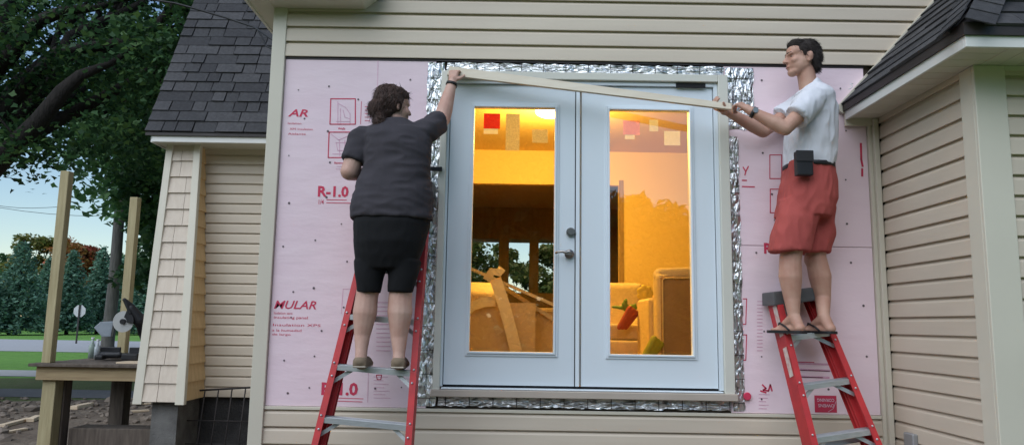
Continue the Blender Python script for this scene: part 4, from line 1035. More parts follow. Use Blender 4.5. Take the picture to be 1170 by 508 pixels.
# watch
wd = (elL - wrL).normalized(); wp = wrL + wd * .018; x_, y_ = basis(wd)
bm = bmesh.new(); loft(bm, [(wp - wd * .011, x_ * .035, y_ * .035), (wp + wd * .011, x_ * .0365, y_ * .0365)]); wt = link('wrist_watch', mesh_of(bm, 'w', True), M_BLACK, man)
bm = bmesh.new(); disc(bm, wp + Vector((0, -.036, .004)), .018, .010); link('watch_face', mesh_of(bm), M_STEEL, wt)
for f_, s_, g in (fL, fR):
    out = []
    for t, wdt in ((-.075, .030), (-.05, .040), (0, .036), (.06, .040), (.12, .048), (.17, .046), (.20, .034), (.212, .018)): out.append((t, wdt))
    poly = [g + f_ * t + s_ * w_ for t, w_ in out] + [g + f_ * t - s_ * w_ for t, w_ in reversed(out)]
    bm = bmesh.new(); prism(bm, [(v.x, v.y, TZ + .004) for v in poly], (0, 0, .018)); bevel(bm, .003)
    ff = link('flip_flop', mesh_of(bm), M_BLACK, man)
    bm = bmesh.new()
    for s in (-1, 1): tube(bm, [g + f_ * .13 + s_ * .006 + Vector((0, 0, .012)), g + f_ * .10 + s_ * s * .022 + Vector((0, 0, .052)), g + f_ * .03 + s_ * s * .043 + Vector((0, 0, .03)), g + s_ * s * .042 + Vector((0, 0, .006))], .006, 6)
    link('strap', mesh_of(bm, 's', True), M_BLACK, ff)

# ---------------------------------------------------------------- woman
wom = empty('person', (-.76, -.42, 1.21))
tag(wom, 'woman in charcoal t-shirt and black knee shorts on the taller ladder, arm raised', 'person')
root_, lb_, lax, lnf, lwv = W_L
TW = (lb_ + lax * (4 * .305)).z + .004
bm = bmesh.new()
YL = -.455
wl = [(P(429, 262, Y=YL), .09), (P(422, 322, Y=YL), .068), (P(419, 340, Y=YL), .067), (P(417, 357, Y=YL), .072), (P(414, 382, Y=YL), .049), (P(413, 399, Y=YL - .02), .036)]
wr_ = [(P(463, 262, Y=YL), .09), (P(460, 322, Y=YL), .068), (P(457, 340, Y=YL), .069), (P(457, 357, Y=YL), .075), (P(456, 384, Y=YL), .051), (P(456, 402, Y=YL - .02), .037)]
leg(bm, wl); leg(bm, wr_)
for an in (wl[-1][0], wr_[-1][0]):
    capsule(bm, an, .036, Vector((an.x, an.y - .01, TW + .035)), .036); capsule(bm, (an.x, an.y, TW + .04), .034, (an.x, an.y + .15, TW + .025), .03)
capsule(bm, P(450, 230, Y=-.43), .15, P(454, 168, Y=-.41), .12)
Wc = P(449.5, 122, Y=-.385)
capsule(bm, P(453, 152, Y=-.41), .065, Wc + Vector((0, .0, -.07)), .058)
fd = Vector((.80, .60, -.05)).normalized(); sd_ = Vector((-fd.y, fd.x, 0)).normalized()
fm = Matrix((fd, sd_, Vector((0, 0, 1)))).transposed()
def Ew(c, r): ellipsoid(bm, Wc + fm @ Vector(c), r, fm)
Ew((-.01, 0, .02), (.095, .075, .098)); Ew((.045, 0, -.03), (.058, .062, .080)); Ew((.068, 0, -.09), (.028, .033, .024)); Ew((.05, 0, .04), (.05, .062, .05))
capsule(bm, Wc + fm @ Vector((.097, 0, .012)), .009, Wc + fm @ Vector((.117, 0, -.022)), .012); Ew((.094, 0, -.055), (.011, .021, .007)); Ew((.092, 0, -.068), (.011, .019, .007))
Ew((.06, -.045, -.03), (.032, .022, .028)); Ew((.06, .045, -.03), (.032, .022, .028)); Ew((.088, -.028, .024), (.012, .02, .01)); Ew((.088, .028, .024), (.012, .02, .01))
for s in (-1, 1): Ew((-.012, s * .076, -.005), (.02, .008, .030)); Ew((-.008, s * .079, -.03), (.010, .007, .012))
sL, eL, wL = P(414, 160, Y=-.42), P(399, 196, Y=-.46), P(418, 200, Y=-.24)
sR, eR, wR = P(486, 150, Y=-.40), P(505, 136, Y=-.20), P(516.5, 95, Y=-.15)
capsule(bm, sL, .07, eL, .053); capsule(bm, eL, .054, lerp(eL, wL, .35), .05); capsule(bm, lerp(eL, wL, .35), .05, wL, .031)
capsule(bm, sR, .07, eR, .055); capsule(bm, eR, .055, lerp(eR, wR, .3), .052); capsule(bm, lerp(eR, wR, .3), .052, wR, .031)
hand(bm, wL, (.3, .8, .2), (.5, 0, -.8), 1, 1.0, .95)
hand(bm, wR, P(520, 76, Y=-.13) - wR, (.25, .95, .0), -1, 1.15, .95)
fuse('body', bm, M_SKINW, wom, .0055, 5)
bm = bmesh.new()
loft(bm, [ring_px(448, 251, -.435, 47, .195), ring_px(448, 240, -.435, 46.5, .195), ring_px(449.5, 222, -.435, 45, .19), ring_px(451.5, 206, -.43, 40.5, .178), ring_px(454, 188, -.425, 37.5, .168), ring_px(455, 170, -.42, 38, .162), ring_px(454.5, 158, -.415, 38, .150), ring_px(453.5, 149, -.41, 33, .125), ring_px(453.5, 143, -.405, 22, .10), ring_px(453, 138, -.40, 14, .078)], sq=2.25)
for sh, el, t, r_ in ((sL, eL, .68, .080), (sR, eR, .72, .078)):
    e_ = lerp(sh, el, t); x_, y_ = basis(el - sh)
    loft(bm, [(sh - (el - sh).normalized() * .07, x_ * .05, y_ * .05), (sh, x_ * r_, y_ * r_), (e_, x_ * r_ * .93, y_ * r_ * .93)])
capsule(bm, sR, .074, P(468, 158, Y=-.41), .085); capsule(bm, sL, .080, P(432, 160, Y=-.41), .085)
fuse('t_shirt', bm, M_DTEE, wom, .008, 4, wr=.011, wfreq=7, wstretch=(.6, .6, 1.5), fine=.004, ffreq=14)
bm = bmesh.new()
loft(bm, [ring_px(441.5, 307, -.445, 33, .125), ring_px(443, 294, -.445, 36, .155), ring_px(445, 278, -.44, 40, .185), ring_px(447.5, 256, -.44, 43.5, .185), ring_px(448, 240, -.435, 41, .165)], sq=2.3)
loft(bm, [ring_px(421.5, 334, YL, 13.6, .085), ring_px(422.5, 318, YL, 15.5, .098), ring_px(425, 298, YL, 19, .11)], sq=2.2)
loft(bm, [ring_px(457, 334, YL, 14.2, .087), ring_px(460, 318, YL, 16.5, .098), ring_px(462, 298, YL, 19, .11)], sq=2.2)
fuse('knee_shorts', bm, M_BSH, wom, .008, 4, wr=.006, wfreq=8, wstretch=(1, 1, .6))
bm = bmesh.new()
ellipsoid(bm, Wc + fm @ Vector((-.030, 0, .030)), (.098, .088, .108), fm); ellipsoid(bm, Wc + fm @ Vector((.02, 0, .075)), (.080, .074, .052), fm)
ellipsoid(bm, Wc + fm @ Vector((-.045, 0, -.035)), (.062, .066, .070), fm)
pb = P(431, 128, Y=-.45); ellipsoid(bm, P(430, 124, Y=-.46), (.052, .055, .060)); ellipsoid(bm, P(433, 138, Y=-.48), (.040, .040, .062))
capsule(bm, P(437, 148, Y=-.46), .035, P(441, 154, Y=-.47), .02)
hw_ = fuse('hair', bm, M_HAIRW, wom, .006, 3, wr=.006, wfreq=16, wstretch=(1, 1, .6), fine=.004, ffreq=50)
strands(hw_, 3800, .045, lambda p: (pb + Vector((0, -.06, -.02))) - p if (pb - p).length > .07 else Vector((.15, -.3, -1)), .05, .0026, 4, M_HAIRW)
for an, k in ((wl[-1][0], 0), (wr_[-1][0], 1)):
    bm = bmesh.new(); g = Vector((an.x, an.y, TW))
    ellipsoid(bm, g + Vector((0, -.015, .035)), (.044, .042, .036)); capsule(bm, g + Vector((0, 0, .028)), .040, g + Vector((0, .15, .022)), .040); box(bm, g + Vector((-.04, -.045, .006)), g + Vector((.04, .19, .03)))
    ss = fuse('flat_shoe', bm, M_TANSH, wom, .006, 4)
    bm = bmesh.new(); box(bm, g + Vector((-.038, -.052, .001)), g + Vector((.038, .19, .011))); bevel(bm, .004); link('sole', mesh_of(bm), M_SOLE, ss)
wd = (eR - wR).normalized(); wp = wR + wd * .012; x_, y_ = basis(wd)
bm = bmesh.new(); loft(bm, [(wp - wd * .009, x_ * .0365, y_ * .0365), (wp + wd * .009, x_ * .038, y_ * .038)]); link('bracelet', mesh_of(bm, 'w', True), M_BLACK, wom)

# ================================================================== DECK, SAW AND CLUTTER AT THE LEFT
YD = 2.78
zd = P(100, 412, Y=YD).z; zb0, zb1 = P(100, 434.5, Y=YD).z, P(100, 419, Y=YD).z
xa, xb = P(41, 425, Y=YD).x, P(186, 425, Y=YD).x
deck = empty('deck', (xa, YD, 0)); tag(deck, 'unfinished wooden deck on treated posts left of the house', 'deck')
boxo('rim_beam', (xa, YD, zb0), (xb, YD + .04, zb1), M_PTWOODH, deck, .003)
boxo('rim_beam', (xa, YD + .04, zb0), (xa + .04, YD + 1.9, zb1), M_PTWOODH, deck, .003); boxo('rim_beam', (xa, YD + 1.9, zb0), (xb, YD + 1.94, zb1), M_PTWOODH, deck, .003)
yy = YD - .06; k = 0
while yy < YD + 1.9:
    boxo('deck_plank', (xa - .05 - .02 * (k % 2), yy, zb1 + .002), (xb, yy + .136, zb1 + .032), M_OLDWOOD, deck, .003); yy += .142; k += 1
boxo('plywood_sheet', (xa + .75, YD + .1, zb1 + .034), (xb, YD + 1.5, zb1 + .05), M_NEWWOOD, deck)
def post(px_top, py_top, Y, s, z0=0.0, nm='post', mt=M_PTWOOD):
    p = P(px_top, py_top, Y=Y); o = boxo(nm, (p.x - s / 2, Y, z0), (p.x + s / 2, Y + s, p.z), mt, deck, .004); return o
post(74, 195, YD + .045, .092, zb1 + .033); post(153, 225, YD + 1.25, .095)
p = P(54, 470, Y=YD + .05); boxo('support_post', (p.x - .075, YD + .045, .0), (p.x + .06, YD + .185, zb0), M_PTWOOD, deck, .004)
p = P(133, 460, Y=YD + .9); boxo('support_post', (p.x - .08, YD + .9, .0), (p.x + .08, YD + 1.06, zb0), M_OLDWOOD, deck, .004)
p = P(58, 470, Y=YD + .2); boxo('support_post', (p.x + .01, YD + .19, .0), (p.x + .13, YD + .32, zb0), M_OLDWOOD, deck, .004)
tim = boxo('timber_beam', (P(78, 497, Y=3.0).x, 3.0, .012), (P(178, 497, Y=3.0).x, 3.3, P(110, 489, Y=3.0).z), M_OLDWOOD, None, .008); tag(tim, 'thick weathered timber lying on the dirt under the deck', 'timber')
# mitre saw
YS = YD + .75; zt = zb1 + .055
sx = P(140, 390, Y=YS).x
saw = empty('mitre_saw', (sx, YS, zt)); tag(saw, 'mitre saw with its round blade raised on the wooden deck', 'saw')
bm = bmesh.new(); box(bm, (sx - .22, YS - .12, zt), (sx + .3, YS + .18, zt + .05)); box(bm, (sx - .25, YS + .0, zt + .05), (sx - .02, YS + .03, zt + .12)); box(bm, (sx + .08, YS + .0, zt + .05), (sx + .3, YS + .03, zt + .12)); bevel(bm, .006); link('saw_table', mesh_of(bm), M_BLACK, saw)
bc = P(141, 367, Y=YS - .02)
bm = bmesh.new(); bmesh.ops.create_cone(bm, cap_ends=True, segments=40, radius1=.118, radius2=.118, depth=.004, matrix=Matrix.Translation((bc.x, YS - .02, bc.z)) @ Matrix.Rotation(R(90), 4, 'X')); bl_ = link('blade', mesh_of(bm), mat('blade_steel', (.50, .50, .48), (.42, .42, .41), rough=.45, metal=.3), saw)
bm = bmesh.new(); bmesh.ops.create_cone(bm, cap_ends=True, segments=20, radius1=.03, radius2=.03, depth=.03, matrix=Matrix.Translation((bc.x, YS - .03, bc.z)) @ Matrix.Rotation(R(90), 4, 'X')); link('arbor', mesh_of(bm), M_BLACK, bl_)
bm = bmesh.new(); 
for t in range(9):
    a0, a1 = R(-10 + t * 9), R(-10 + (t + 1) * 9); c = Vector((bc.x, 0, bc.z))
    prism(bm, [(bc.x + math.cos(a) * r_, YS - .05, bc.z + math.sin(a) * r_) for a, r_ in ((a0, .05), (a1, .05), (a1, .128), (a0, .128))], (0, .06, 0))
link('upper_guard', mesh_of(bm), M_BLACK, saw)
bm = bmesh.new(); capsule(bm, P(150, 352, Y=YS), .05, P(160, 366, Y=YS + .05), .075); capsule(bm, P(160, 366, Y=YS + .05), .06, P(166, 388, Y=YS + .15), .05); fuse('motor', bm, M_BLACK, saw, .012, 2)
bm = bmesh.new(); capsule(bm, P(142, 342, Y=YS - .05), .022, P(152, 350, Y=YS), .026); capsule(bm, P(142, 342, Y=YS - .05), .02, P(149, 358, Y=YS - .04), .018); fuse('handle', bm, M_BLACK, saw, .01, 2)
g0 = P(119, 374, Y=YS + .06)
bm = bmesh.new(); prism(bm, [g0 + Vector((-.12, 0, .0)), g0 + Vector((-.05, 0, .065)), g0 + Vector((.10, 0, .075)), g0 + Vector((.08, 0, -.10)), g0 + Vector((-.02, 0, -.10))], (0, .05, 0)); bevel(bm, .01, 2); link('dust_shroud', mesh_of(bm), mat('shroud_grey', (.28, .31, .34), (.2, .23, .26)), saw)
bm = bmesh.new(); tube(bm, [P(166, 388, Y=YS + .15), (P(164, 400, Y=YS + .18).x, YS + .18, zt + .05)], .04); link('pivot_arm', mesh_of(bm), M_BLACK, saw)
# bottles and a cordless tool on the deck
for (px, label, col, hgt, w_) in ((105, 'pale green bottle left of the mitre saw', (.34, .42, .36), .21, .034), (111, 'clear pale bottle between the green bottle and the saw', (.48, .52, .54), .19, .03)):
    p = P(px, 400, Y=YS - .1); bm = bmesh.new()
    tube(bm, [(p.x, YS - .1, zt - .002), (p.x, YS - .1, zt + hgt * .62), (p.x, YS - .1, zt + hgt * .8), (p.x, YS - .1, zt + hgt)], [w_, w_, w_ * .45, w_ * .45], 14)
    bt = link('bottle', mesh_of(bm, 'bottle', True), mat('plastic_%d' % px, col, rough=.3)); tag(bt, label, 'bottle')
    bm = bmesh.new(); tube(bm, [(p.x, YS - .1, zt + hgt), (p.x, YS - .1, zt + hgt + .018)], w_ * .52, 12); link('bottle_cap', mesh_of(bm), M_WHITE, bt)
p = P(128, 405, Y=YS - .3); bm = bmesh.new(); capsule(bm, (p.x - .1, YS - .3, zt + .045), .04, (p.x + .08, YS - .3, zt + .05), .034); capsule(bm, (p.x - .06, YS - .3, zt + .04), .024, (p.x - .09, YS - .36, zt + .025), .024); box(bm, (p.x - .14, YS - .40, zt), (p.x - .05, YS - .32, zt + .05))
o = fuse('cordless_drill', bm, M_BLACK, None, .01, 2); tag(o, 'black cordless tool lying on the deck in front of the saw', 'tool')
p = P(151, 402, Y=YS - .35); bm = bmesh.new(); box(bm, (p.x - .08, YS - .42, zt), (p.x + .09, YS - .28, zt + .07)); bevel(bm, .015, 2)
o = link('tool_case', mesh_of(bm), M_BLACK); tag(o, 'small dark tool case on the deck by the shake-sided corner', 'case')
# lumber scraps and rubble
lum = [((2, 486), (33, 478), 5.0, .04, .09, 'split pale plank end at the left edge of the dirt'), ((0, 494), (30, 489), 4.6, .03, .08, 'pale board lying nearest on the dirt at the left edge'), ((34, 480), (44, 476), 5.2, .05, .1, 'short pale offcut beside the front deck post'),
       ((140, 462), (172, 460), 5.4, .03, .09, 'pale plank on the dirt behind the rear deck support'), ((138, 470), (170, 468), 5.0, .03, .08, 'second pale plank in front of the rear one on the dirt'), ((84, 466), (104, 462), 6.0, .06, .12, 'broken light slab on the dirt between the deck posts')]
for (q0, q1, Y, th, w_, label) in lum:
    a, b = P(*q0, Z=.03), P(*q1, Z=.03); d_ = (b - a); d_.z = 0; d_.normalize(); s_ = Vector((-d_.y, d_.x, 0)) * w_ / 2
    bm = bmesh.new(); prism(bm, [Vector((v.x, v.y, .010)) for v in (a - s_, b - s_ * .8, b + s_, a + s_ * .9)], (0, 0, th)); bevel(bm, .004)
    o = link('lumber_scrap', mesh_of(bm), M_NEWWOOD); tag(o, label, 'plank', 'lumber scraps on the dirt')
bm = bmesh.new(); rr = random.Random(9)
for k in range(260):
    p = P(rr.uniform(-40, 200), rr.choice((rr.uniform(455, 480), rr.uniform(455, 530))), Z=.01)
    if p.x > -3.7 and p.y > 1.8: continue
    r_ = rr.uniform(.015, .07) * (1 if rr.random() < .8 else 1.7)
    M = Matrix.Translation((p.x, p.y, .01 + r_ * .2)) @ Matrix.Rotation(rr.uniform(0, 6), 4, 'Z') @ Matrix.Diagonal((r_ * rr.uniform(.7, 1.3), r_ * rr.uniform(.7, 1.3), r_ * rr.uniform(.4, .8), 1))
    vs = bmesh.ops.create_icosphere(bm, subdivisions=1, radius=1, matrix=M)['verts']
    for v in vs: v.co += Vector((rr.uniform(-1, 1), rr.uniform(-1, 1), rr.uniform(-.6, .6))) * r_ * .22
o = link('rubble', mesh_of(bm), mat('rubble_stone', (.22, .18, .145), (.12, .095, .075), rough=.95, scale=5)); tag(o, 'loose stones and clods scattered over the bare dirt', 'rubble', kind='stuff')

# ================================================================== TREES
def leaf_mesh(name, centres, size, seed, flat=.5, lobes=True):
    rg = np.random.default_rng(seed); n = len(centres)
    nrm = rg.normal(size=(n, 3)); nrm[:, 2] = np.abs(nrm[:, 2]) + flat; nrm /= np.linalg.norm(nrm, axis=1)[:, None]
    t = rg.normal(size=(n, 3)); t -= nrm * (t * nrm).sum(1)[:, None]; t /= np.linalg.norm(t, axis=1)[:, None]
    b = np.cross(nrm, t); s = size * rg.uniform(.6, 1.35, n)[:, None]
    shape = [(-.5, 0, 0), (-.15, .48, .06), (.12, .22, 0), (.6, 0, -.1), (.12, -.22, 0), (-.15, -.48, .06)] if lobes else [(-.5, 0, 0), (0, .3, .05), (.6, 0, -.08), (0, -.3, .05)]
    V = np.stack([centres + s * (t * u + b * v + nrm * w_) for u, v, w_ in shape], 1).reshape(-1, 3)
    k = len(shape); me = bpy.data.meshes.new(name)
    me.vertices.add(n * k); me.vertices.foreach_set('co', V.astype(np.float32).ravel())
    me.loops.add(n * k); me.loops.foreach_set('vertex_index', np.arange(n * k, dtype=np.int32))
    me.polygons.add(n); me.polygons.foreach_set('loop_start', np.arange(0, n * k, k, dtype=np.int32)); me.polygons.foreach_set('loop_total', np.full(n, k, dtype=np.int32))
    me.update(); me.validate(); return me
def limb_path(p0, p1, rg, n=5, wob=.12, sag=0.0):
    p0, p1 = np.array(p0, float), np.array(p1, float); L_ = np.linalg.norm(p1 - p0); out = []
    for i in range(n + 1):
        t = i / n; q = p0 + (p1 - p0) * t + (rg.normal(size=3) * wob * L_ * .25 if 0 < i < n else 0); q[2] += math.sin(t * math.pi) * sag * L_; out.append(Vector(q))
    return out
def broad_tree(name, base, trunk_h, trunk_r, crown_c, crown_r, nclump, nleaf, size, label, seed, lm, bark, extra_limbs=(), keep=None, group=None, hang=0, clump_r=.9, lobes=True):
    rg = np.random.default_rng(seed); root = empty(name, base); tag(root, label, 'tree', group)
    base = Vector(base); cc, crad = np.array(crown_c, float), np.array(crown_r, float)
    cl = []
    while len(cl) < nclump:
        v = rg.normal(size=3); v /= np.linalg.norm(v); q = cc + crad * v * rg.uniform(.25, 1.0) ** .6
        if keep is None or keep(q): cl.append(q)
    cl = np.array(cl)
    bm = bmesh.new(); fork = base + Vector((0, 0, trunk_h))
    tube(bm, [base + Vector((0, 0, -.1)), base + Vector((0, 0, .3)), lerp(base, fork, .5) + Vector((trunk_r * .2, 0, 0)), fork], [trunk_r * 1.45, trunk_r * 1.1, trunk_r * .95, trunk_r * .85], 12)
    link('trunk', mesh_of(bm, 't', True), bark, root)
    # main limbs grow from the fork, secondary twigs reach for the clumps
    nl = 7; hi = cl[cl[:, 2] > np.quantile(cl[:, 2], .45)]; tips = hi[rg.choice(len(hi), nl, replace=False)]
    for q in tips:
        bm = bmesh.new(); e = np.array(fork) + (q - np.array(fork)) * .85; pth = limb_path(fork, e, rg, 6, .10, .05)
        tube(bm, pth, [trunk_r * (.40 - .34 * i / 6) for i in range(7)], 8)
        link('limb', mesh_of(bm, 'l', True), bark, root)
    for pth, rad in extra_limbs:
        bm = bmesh.new(); tube(bm, pth, rad, 10); link('limb', mesh_of(bm, 'l', True), bark, root)
    bm = bmesh.new()
    for q in cl[:: max(1, len(cl) // 90)]:
        j = tips[np.argmin(np.linalg.norm(tips - q, axis=1))]; s_ = np.array(fork) + (j - np.array(fork)) * rg.uniform(.45, .8)
        tube(bm, limb_path(s_, q, rg, 3, .12), [trunk_r * .16, trunk_r * .11, trunk_r * .07, trunk_r * .03], 5)
    tag(link('twigs', mesh_of(bm, 'tw', True), bark, root), kind='stuff')
    per = nleaf // nclump; pts_ = []
    for q in cl:
        v = rg.normal(size=(per, 3)); v /= np.linalg.norm(v, axis=1)[:, None]
        r_ = clump_r * rg.uniform(.6, 1.3) * rg.uniform(0, 1, per)[:, None] ** .5; w_ = v * r_ * np.array((1, 1, .6)); pts_.append(q + w_)
    me = leaf_mesh(name + '_leaves', np.concatenate(pts_), size, seed + 1, lobes=lobes)
    link('crown', me, lm, root); return root
def px_of(q):
    v = Vector(q) - Vector((0, -D, H)); return 585 + F * v.dot(cr) / v.dot(cw), 254 - F * v.dot(cu) / v.dot(cw)
# big maple standing left of the frame: its limbs and crown hang into the picture
def under(px):                               # how low the foliage hangs, by direction from the photographer
    xs = [-400, -30, 0, 22, 45, 62, 85, 105, 130, 150, 175, 240, 400]; ys = [260, 215, 205, 196, 222, 178, 165, 160, 196, 214, 222, 225, 225]
    return float(np.interp(px, xs, ys))
def keep1(q):
    x, y = px_of(q); return y < under(x) - 14 and q[1] > 6.0
lA = [P(-70, 250, Y=7.6), P(-30, 214, Y=7.3), P(5, 178, Y=7.0), P(45, 138, Y=6.8), P(72, 104, Y=6.7), P(92, 86, Y=6.7), P(128, 72, Y=6.8), P(170, 40, Y=7)]
lB = [P(-60, 150, Y=7.8), P(-15, 92, Y=7.5), P(16, 58, Y=7.3), P(45, 24, Y=7.2), P(75, 12, Y=7.2), P(112, 9, Y=7.2), P(150, -4, Y=7.3)]
lC = [P(-50, 170, Y=8.2), P(-8, 60, Y=8.0), P(6, 10, Y=8.0), P(15, -60, Y=8.0)]
tb_ = P(-90, 300, Y=8.0)
lD = [(tb_.x, 8.0, 3.0), P(-75, 262, Y=7.7), P(-50, 240, Y=7.5)]
broad_tree('maple_tree', (tb_.x, 8.0, 0), 3.4, .42, (-8.6, 8.6, 8.0), (7.2, 6.0, 5.2), 700, 105000, .105, 'dark maple with thick limbs hanging over the left of the picture', 21, M_LEAF, M_BARK,
           extra_limbs=[(lA, [.22, .19, .165, .14, .12, .09, .05, .025]), (lB, [.17, .15, .13, .11, .09, .06, .03]), (lC, [.15, .14, .12, .10])], keep=keep1, clump_r=.85)
def keep2(q):
    x, y = px_of(q); return y < np.interp(x, [60, 95, 115, 140, 165, 200, 240], [200, 235, 250, 262, 300, 330, 335])
p = P(122, 402, Z=.0)
broad_tree('maple_tree', (p.x, p.y, 0), 6.6, .24, (p.x + 2.2, p.y + .5, 9.5), (6.5, 5, 6.5), 220, 15000, .34, 'maple with a straight bare trunk standing behind the deck posts', 31, M_LEAF2, M_GREYBARK, keep=keep2, clump_r=1.3)
def keep3(q):
    x, y = px_of(q); return y < 330 and x > 150
broad_tree('maple_tree', (-8.6, 14.5, 0), 2.2, .2, (-8.4, 14.5, 5.0), (2.6, 2.2, 4.0), 150, 11000, .2, 'dense dark maple close behind the shake-sided corner of the house', 41, M_LEAF, M_BARK, keep=keep3, clump_r=.7)

def spruce(px, ytop, dist, wid, label, seed):
    """drooping whorls of needle sprays round a straight stem"""
    rg = np.random.default_rng(seed); top = P(px, ytop, Y=dist); base = Vector((top.x, dist, 0)); h = top.z
    root = empty('spruce_tree', base); tag(root, label, 'tree', 'spruces beyond the road')
    tubeo('trunk', [base, base + Vector((0, 0, h * .5)), base + Vector((0, 0, h))], [.16, .1, .02], M_BARK, root)
    out = []
    nlev = int(h * 4.2)
    for k in range(nlev):
        f_ = k / nlev; z = h * (.10 + .89 * f_); rad = wid * (1 - f_) ** .85 * rg.uniform(.82, 1.12) + .12
        nb = int(8 + 9 * (1 - f_)); ph = rg.uniform(0, 6.3)
        for j in range(nb):
            a_ = ph + j / nb * 6.283 + rg.uniform(-.2, .2); rl = rad * rg.uniform(.75, 1.12); m_ = int(6 + 16 * (1 - f_))
            t = rg.uniform(.1, 1, m_) ** .7; sp_ = rg.normal(size=(m_, 3)) * .10
            out.append(np.stack([base.x + math.cos(a_) * rl * t, base.y + math.sin(a_) * rl * t, z - .22 * rl * t + .10 * rl * t ** 3], 1) + sp_)
    me = leaf_mesh('needles', np.concatenate(out), .30, seed, flat=.9, lobes=False)
    link('crown', me, M_SPRUCE, root)
sp = [(28, 274, 52, 2.9, 'broad blue-green spruce, leftmost in front of the road'), (85, 284, 56, 2.3, 'blue-green spruce just right of the front deck post'), (119, 280, 60, 2.3, 'spruce directly behind the grey tree trunk'),
      (-12, 300, 50, 2.2, 'spruce cut off by the left edge of the picture'), (166, 300, 58, 2.4, 'spruce seen between the rear deck post and the house'), (145, 292, 66, 2.3, 'spruce behind the rear deck post'), (58, 292, 66, 2.2, 'spruce half hidden by the front deck post')]
for i, (a_, b_, c_, d_, e_) in enumerate(sp): spruce(a_, b_, c_, d_, e_, 60 + i)
def far_broad(px, ytop, Y, w_, lm, label, seed):
    top = P(px, ytop, Y=Y); h = top.z
    broad_tree('autumn_tree', (top.x, Y, 0), h * .3, .25, (top.x, Y, h * .62), (w_, w_, h * .38), 60, 5000, .5, label, seed, lm, M_BARK, group='autumn trees beyond the spruces', clump_r=1.1, lobes=False)
far_broad(48, 256, 84, 3.6, M_AUT_Y, 'yellow-green autumn tree behind the leftmost spruce', 81); far_broad(84, 268, 82, 2.2, leaf_mat('orange_leaves', [(.30, .12, .03), (.24, .16, .05), (.36, .09, .04)], .3), 'orange autumn tree above the middle spruce', 82)
far_broad(103, 279, 84, 2.4, M_AUT_R, 'red autumn tree left of the grey trunk', 83); far_broad(5, 292, 90, 4.0, M_LEAF2, 'green tree far behind the leftmost spruces', 84); far_broad(140, 285, 90, 4.5, M_LEAF2, 'green tree far behind the rear deck post', 85)
# a far wood closes the horizon
rg = np.random.default_rng(5); n_ = 26000
q = np.stack([rg.uniform(-190, 120, n_), rg.uniform(100, 112, n_), rg.uniform(0, 1, n_) ** .8 * 6.5], 1); q[:, 2] *= .75 + .25 * np.sin(q[:, 0] * .35) * np.sin(q[:, 0] * .13 + 1)
o = link('far_wood', leaf_mesh('far_wood', q, 1.1, 6, lobes=False), M_LEAF2); tag(o, 'low green wood closing the far side of the road', 'wood', kind='stuff')
# trees behind the photographer, mirrored in the door glass
for (x, y, h, w_, label, s_) in ((-1.6, -20, 12.5, 3.4, 'tall tree behind the photographer, mirrored in the left glass', 91), (-8, -24, 11, 4.5, 'broad tree far to the left behind the photographer', 92), (5.2, -30, 7.4, 4.2, 'low tree behind the photographer, mirrored in the right glass', 93), (12.5, -30, 7.2, 4.5, 'low tree far to the right behind the photographer', 94)):
    broad_tree('yard_tree', (x, y, 0), h * .25, .25, (x, y, h * .58), (w_, w_ * .8, h * .42), 150, 26000, .46, label, s_, M_LEAF2, M_BARK, group='trees behind the photographer', clump_r=1.0, lobes=False)
rg = np.random.default_rng(15); n_ = 60000
q = np.stack([rg.uniform(-60, 60, n_), rg.uniform(-44, -38, n_), rg.uniform(0, 1, n_) ** .9], 1); q[:, 2] *= np.where(q[:, 0] < 4.2, 17.0, 9.0); q[:, 2] *= .82 + .18 * np.sin(q[:, 0] * .5) * np.sin(q[:, 0] * .21 + 1)  # unseen wood, added and stepped in height to keep sky out of the glass
o = link('sky_block_wood', leaf_mesh('sky_block_wood', q, 1.0, 16, lobes=False), M_LEAF2); tag(o, 'leafy wood added behind the photographer to block sky mirrored in the door glass', 'wood', kind='stuff')
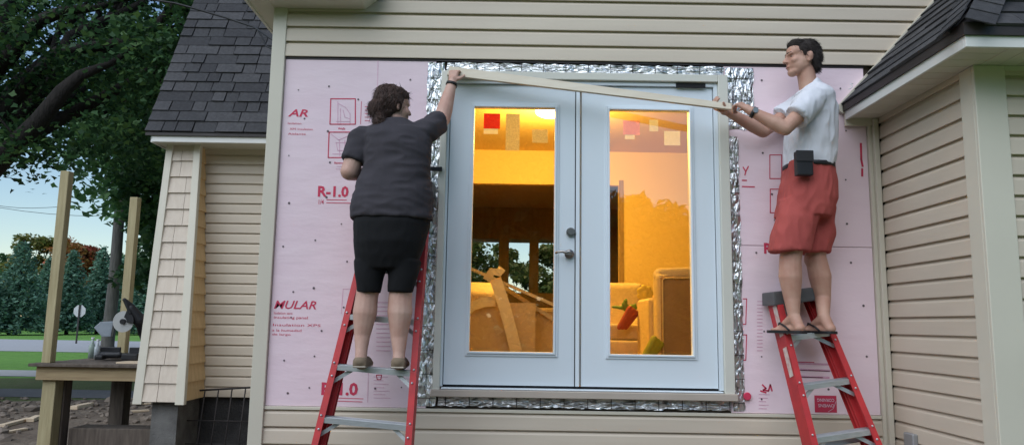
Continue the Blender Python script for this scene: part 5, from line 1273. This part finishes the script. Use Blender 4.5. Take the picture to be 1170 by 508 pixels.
# shrubs outside the kitchen windows
for i, (x, w_) in enumerate(((-.8, 1.6), (1.6, 1.8))):
    broad_tree('lilac_bush', (x * 2, 27 + i, 0), .5, .09, (x * 2, 27 + i, 2.6), (w_ * 2.2, 1.8, 2.6), 120, 16000, .22, ('left', 'right')[i] + ' of two leafy bushes seen through the far kitchen windows', 95 + i, M_AUT_Y, M_BARK, group='bushes behind the kitchen', clump_r=.5, lobes=False)

# ================================================================== SIGN, WIRES
p = P(91, 355, Y=36.0); sg = empty('road_sign', (p.x, 36, 0)); tag(sg, 'back of an octagonal grey road sign beside the road', 'sign')
bm = bmesh.new(); bmesh.ops.create_cone(bm, cap_ends=True, segments=8, radius1=.35, radius2=.35, depth=.01, matrix=Matrix.Translation(p) @ Matrix.Rotation(R(90), 4, 'X') @ Matrix.Rotation(R(22.5), 4, 'Z')); link('sign_plate', mesh_of(bm), M_GALV, sg)
boxo('sign_post', (p.x - .035, 35.93, 0), (p.x + .035, 35.99, p.z + .33), M_REBAR, sg)
for (a_, b_, c_, lab) in (((-60, 219), (70, 236), 30, 'upper thin power line crossing the sky at the left'), ((-60, 226), (175, 246), 30, 'lower thin power line crossing the sky at the left')):
    A_, B_ = P(*a_, Y=c_), P(*b_, Y=c_); ptl = [lerp(A_, B_, t / 8) - Vector((0, 0, .35 * math.sin(t / 8 * math.pi))) for t in range(9)]
    o = tubeo('power_line', ptl, .012, M_CABLE, None, 5); tag(o, lab, 'cable', 'power lines')
cp = [P(120, -8, Y=2.4), P(160, -2, Y=2.42), P(200, 4, Y=2.45), P(226, 11, Y=2.45), P(260, 21, Y=2.4), P(290, 31, Y=2.3), P(303, 40, Y=2.0), P(314, 47, Y=1.2)]
o = tubeo('service_cable', cp, .011, M_CABLE, None, 6); tag(o, 'black service cable running past the left roof to the house corner', 'cable')
cp = [P(293, 31, Y=2.29), P(299, 42, Y=2.25), P(304, 53, Y=2.2), P(313, 57, Y=1.9)]
o = tubeo('service_cable', cp, .009, M_CABLE, None, 6); tag(o, 'short black cable loop drooping from the service cable by the corner', 'cable')
